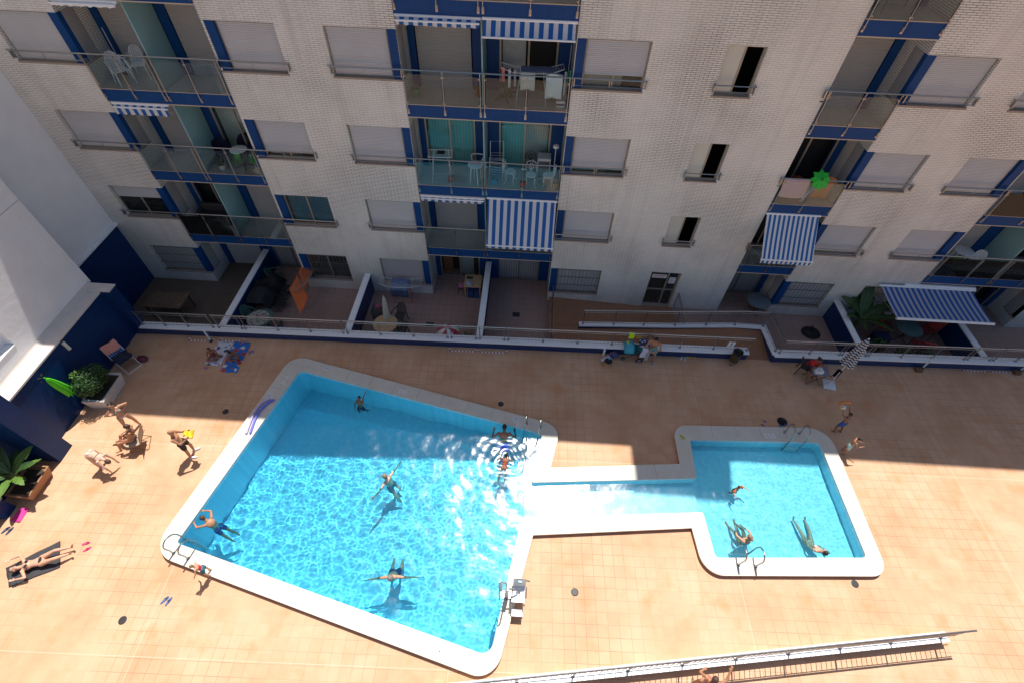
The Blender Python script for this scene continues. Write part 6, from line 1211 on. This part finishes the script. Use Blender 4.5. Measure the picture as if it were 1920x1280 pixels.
# swimmers
person('swimmer in blue patterned trunks reaching for the left edge near the bottom ladder',(4.68,-10.79),A_(-.75,.28),1.5,SKT,anchor='head',loc_z=.19,up=(0,.75,.66),la=((-.55,.75,-.1),(.35,.9,.02)),ra=((.55,.7,-.1),(-.35,.9,.02)),ll=((-.1,-.7,-1),(0,-.7,-1)),rl=((.12,-.8,-1),(.1,-.5,-1)),head=(0,.75,.7),hair=HN,foot=(0,-.6,-1),wear=(('swim_trunks','trunks',patchy('blue_print',[(.02,.07,.22),(.03,.10,.30),(.10,.2,.3),(.02,.05,.15)],22)),),water=True)
person('dark-haired boy in the big pool stretching one arm up to the top edge',(8.29,-6.25),A_(-.3,-.9),1.35,SKD,anchor='head',loc_z=.22,up=(.10,-.25,1),la=((.55,-.9,-.15),(.15,-1,.20)),ra=((.35,.4,-1),(-.3,.6,-.4)),ll=((-.15,-.2,-1),(0,-.5,-1)),rl=((.2,.2,-1),(0,-.4,-1)),hair=HB,wear=(('swim_trunks','trunks',W('darkb',(.02,.03,.06))),),water=True)
person('broad-backed man in bright blue trunks leaning on the top edge by the ladder',(13.60,-7.04),A_(-.02,1),1.75,SKD,anchor='head',loc_z=.19,up=(0,.62,.80),la=((-.85,-.5,-.3),(.1,.75,.1)),ra=((.85,-.5,-.3),(-.1,.75,.1)),ll=((-.12,-.75,-.8),(0,-.6,-1)),rl=((.12,-.75,-.8),(0,-.6,-1)),hair=HB,head=(0,.7,.6),foot=(0,-.5,-1),wear=(('swim_trunks','trunks',W('brightblue',(.01,.10,.60))),),water=True,chest=1.12)
person('small child swimming toward the ladder in the sparkling corner of the big pool',(13.74,-8.06),A_(.15,1),1.15,SKD,anchor='head',loc_z=.16,up=(0,1,.28),la=((-.6,.1,-.6),(.1,.9,-.2)),ra=((.6,.1,-.6),(-.1,.9,-.2)),ll=((-.15,-1,-.3),(0,-1,-.4)),rl=((.2,-1,-.45),(0,-.8,-.8)),hair=HB,head=(0,.7,.7),wear=(('swimsuit','suit',W('brickred',(.30,.06,.03))),),water=True)
person('pale swimmer in the middle of the big pool with arms spread diagonally',(9.86,-9.11),A_(-.85,.42),1.72,SKP,anchor='head',loc_z=.20,up=(0,.25,1),la=((-1,-.12,-.10),(-1,.12,.08)),ra=((1,.0,-.12),(1,.05,-.04)),ll=((-.15,-.5,-1),(0,-.7,-.8)),rl=((.2,.1,-1),(0,-.6,-1)),hair=HBL,wear=(('swim_trunks','trunks',W('seagreen',(.02,.16,.22))),),water=True)
person('tanned swimmer near the bottom of the big pool with both arms stretched sideways',(10.69,-12.10),A_(.1,-1),1.76,SKR,anchor='head',loc_z=.20,up=(0,.38,1),la=((-.95,.05,-.18),(-1,.05,.10)),ra=((.95,.05,-.16),(1,.12,.02)),ll=((-.15,-.65,-1),(0,-.8,-.9)),rl=((.15,-.6,-1),(0,-.9,-.8)),hair=HG,bald=False,wear=(('swim_trunks','trunks',W('navyw',(.01,.03,.10))),),water=True,chest=1.1)
person('small child with orange armbands in the small pool',(21.32,-8.72),A_(.5,-.8),.95,SKT,anchor='head',loc_z=.24,up=(0,.1,1),la=((-.9,.35,-.15),(-.3,.9,.0)),ra=((.9,.35,-.15),(.3,.9,.0)),ll=((-.1,.3,-1),(0,-.5,-.8)),rl=((.1,.1,-1),(0,-.5,-.8)),hair=HN,wear=(('armbands','bands',mat('orange_band',(.75,.16,.02),.4)),('swimsuit','suit',W('coral',(.45,.10,.06)))),water=True)
person('woman sitting in the small pool clasping her raised knees beside the bottom ladder',(21.24,-10.30),A_(-.30,1),1.64,SKR,sex='f',anchor='hip',loc_z=-.33,up=(0,-.12,1),la=((-.35,.9,-.25),(.45,.9,-.25)),ra=((.35,.9,-.25),(-.45,.9,-.25)),ll=((-.25,1,.55),(.1,.75,-.85)),rl=((.12,1,.55),(-.05,.75,-.85)),hair=HBL,hairlen=1,head=(0,.35,1),wear=(('swimsuit','suit',W('stripegrey',(.42,.45,.45))),),water=True)
person('dark-haired woman in the small pool leaning on the bottom edge with legs stretched out',(23.30,-10.22),A_(-.08,1),1.66,SKL,sex='f',anchor='hip',loc_z=-.30,up=(.25,-.75,.80),la=((-.35,.55,-.6),(.1,.9,-.2)),ra=((.8,-.1,-.5),(-.2,.5,-.4)),ll=((-.20,1,.10),(-.10,1,-.30)),rl=((.22,1,.10),(.10,1,-.30)),foot=(0,.5,1),hair=HB,head=(.1,-.3,1),wear=(('bikini_top','top',W('whitew',(.60,.55,.50))),('bikini_bottom','brief',W('whitew',(0,0,0)))),water=True)
# boys right of the small pool
t,j=person('boy in blue shorts holding an inflatable above his head, right of the small pool ladder',(25.46,-6.28),A_(-.55,.75),1.22,SKD,up=(0,.12,1),la=((-.3,.8,.45),(.1,.6,.9)),ra=((.3,.7,.6),(-.05,.6,.9)),ll=((-.15,.30,-1),(0,-.25,-1)),rl=((.16,-.15,-1),(0,-.3,-1)),hair=HB,wear=(('swim_shorts','trunks',W('royal',(.02,.10,.38))),))
c=(j['lh']+j['rh'])/2
t=thing('inflatable_toy','white and orange inflatable held up by the boy in blue shorts','inflatable',(c.x-.02,c.y+.05,c.z),R(15)); MB().tube([(-.22,.06,.05),(-.1,.10,.06),(.1,.10,.05),(.24,.05,.06)],[.05,.055,.055,.04],12).build('orange_bar',mat('orange_vinyl',(.62,.20,.05),.4),t,local=True,smooth=1); MB().ell((-.10,-.04,0),(.10,.08,.07)).build('white_body',patchy('zebra',[(.65,.66,.68),(.08,.08,.09),(.65,.66,.68),(.65,.66,.68)],20),t,local=True,smooth=2); MB().ell((-.20,-.06,.02),(.05,.04,.03)).build('yellow_tip',mat('yellow_vinyl',(0,0,0)),t,local=True)
person('boy in mint shorts and dark cap standing at the right coping of the small pool',(25.34,-7.08),A_(.75,-.25),1.14,SKT,up=(0,.10,1),la=((-.25,.45,-.8),(.4,.85,.2)),ra=((.25,.45,-.8),(-.4,.85,.2)),ll=((-.14,.05,-1),(0,-.08,-1)),rl=((.14,.05,-1),(0,-.05,-1)),hair=HB,head=(0,.3,1),wear=(('swim_shorts','trunks',W('mint',(.42,.58,.52))),('cap','cap',W('capdark',(.03,.03,.035)))))
# man by the stroller
person('dark-haired shirtless man in turquoise shorts leaning over beside the stroller',(19.06,-3.56),A_(-.30,-.9),1.74,SKT,up=(0,.22,1),la=((-.35,.45,-.8),(.75,.65,-.1)),ra=((.35,.45,-.8),(-.75,.65,-.1)),ll=((-.22,.08,-1),(-.03,-.12,-1)),rl=((.20,.05,-1),(.02,-.10,-1)),hair=HB,head=(0,.55,1),look=(0,.8,-.6),wear=(('swim_shorts','trunks',W('turq',(.06,.32,.40))),('shoes','shoes',W('greyshoe',(.30,.30,.32)))),chest=1.08)
person('child in a red halter top sitting cross-legged on the white and pink towel',(2.22,-4.66),A_(.45,-.7),1.18,SKD,sex='m',anchor='hip',loc_z=.13,up=(0,.15,1),la=((-.3,.4,-.8),(.3,.9,-.3)),ra=((.3,.4,-.8),(-.3,.9,-.3)),ll=((-.75,.8,.18),(.95,.1,-.2)),rl=((.75,.8,.18),(-.95,.25,-.2)),hair=HB,head=(0,.35,1),wear=(('swimsuit','suit',W('darkred',(.30,.03,.03))),))
person('child in a dark swimsuit with bowed head sitting on the bright blue towel',(3.03,-4.62),A_(.30,-.85),1.2,SKD,sex='m',anchor='hip',loc_z=.15,up=(0,.45,1),la=((-.2,.6,-.7),(.3,.8,-.5)),ra=((.3,.5,-.7),(-.4,.8,-.5)),ll=((-.45,1,.10),(.4,-.9,-.25)),rl=((.55,1,.10),(-.8,.0,-.2)),hair=HB,hairlen=1,head=(0,.7,.8),look=(0,.6,-1),wear=(('swimsuit','suit',W('greyred',(.16,.14,.20))),))
person('person in a red top sitting at the grey folding table with hands at the face',(25.02,-3.72),A_(.30,-.85),1.66,SKD,sex='f',anchor='hip',loc_z=.52,up=(0,.35,1),la=((-.2,.8,-.7),(.35,.35,1)),ra=((.2,.8,-.7),(-.35,.35,1)),ll=((-.18,1,-.05),(0,-.05,-1)),rl=((.18,1,-.05),(0,.1,-1)),hair=HB,hairlen=1,head=(0,.5,1),look=(0,.8,-.5),wear=(('red_top','shirt',W('scarlet',(.50,.02,.02))),('dark_shorts','trunks',W('black',(0,0,0)))))
person('person at the bottom edge of the picture raising an arm beside the low rail',(19.02,-14.13),A_(.5,.8),1.66,SKT,sex='f',up=(0,.05,1),la=((-.5,.3,-.8),(.3,.5,-.5)),ra=((.35,.75,.35),(-.1,.8,.6)),hair=HN,hairlen=2,head=(-.1,.2,1),wear=(('bikini_top','top',W('pinkw',(.50,.08,.18))),('bikini_bottom','brief',W('black',(0,0,0)))))
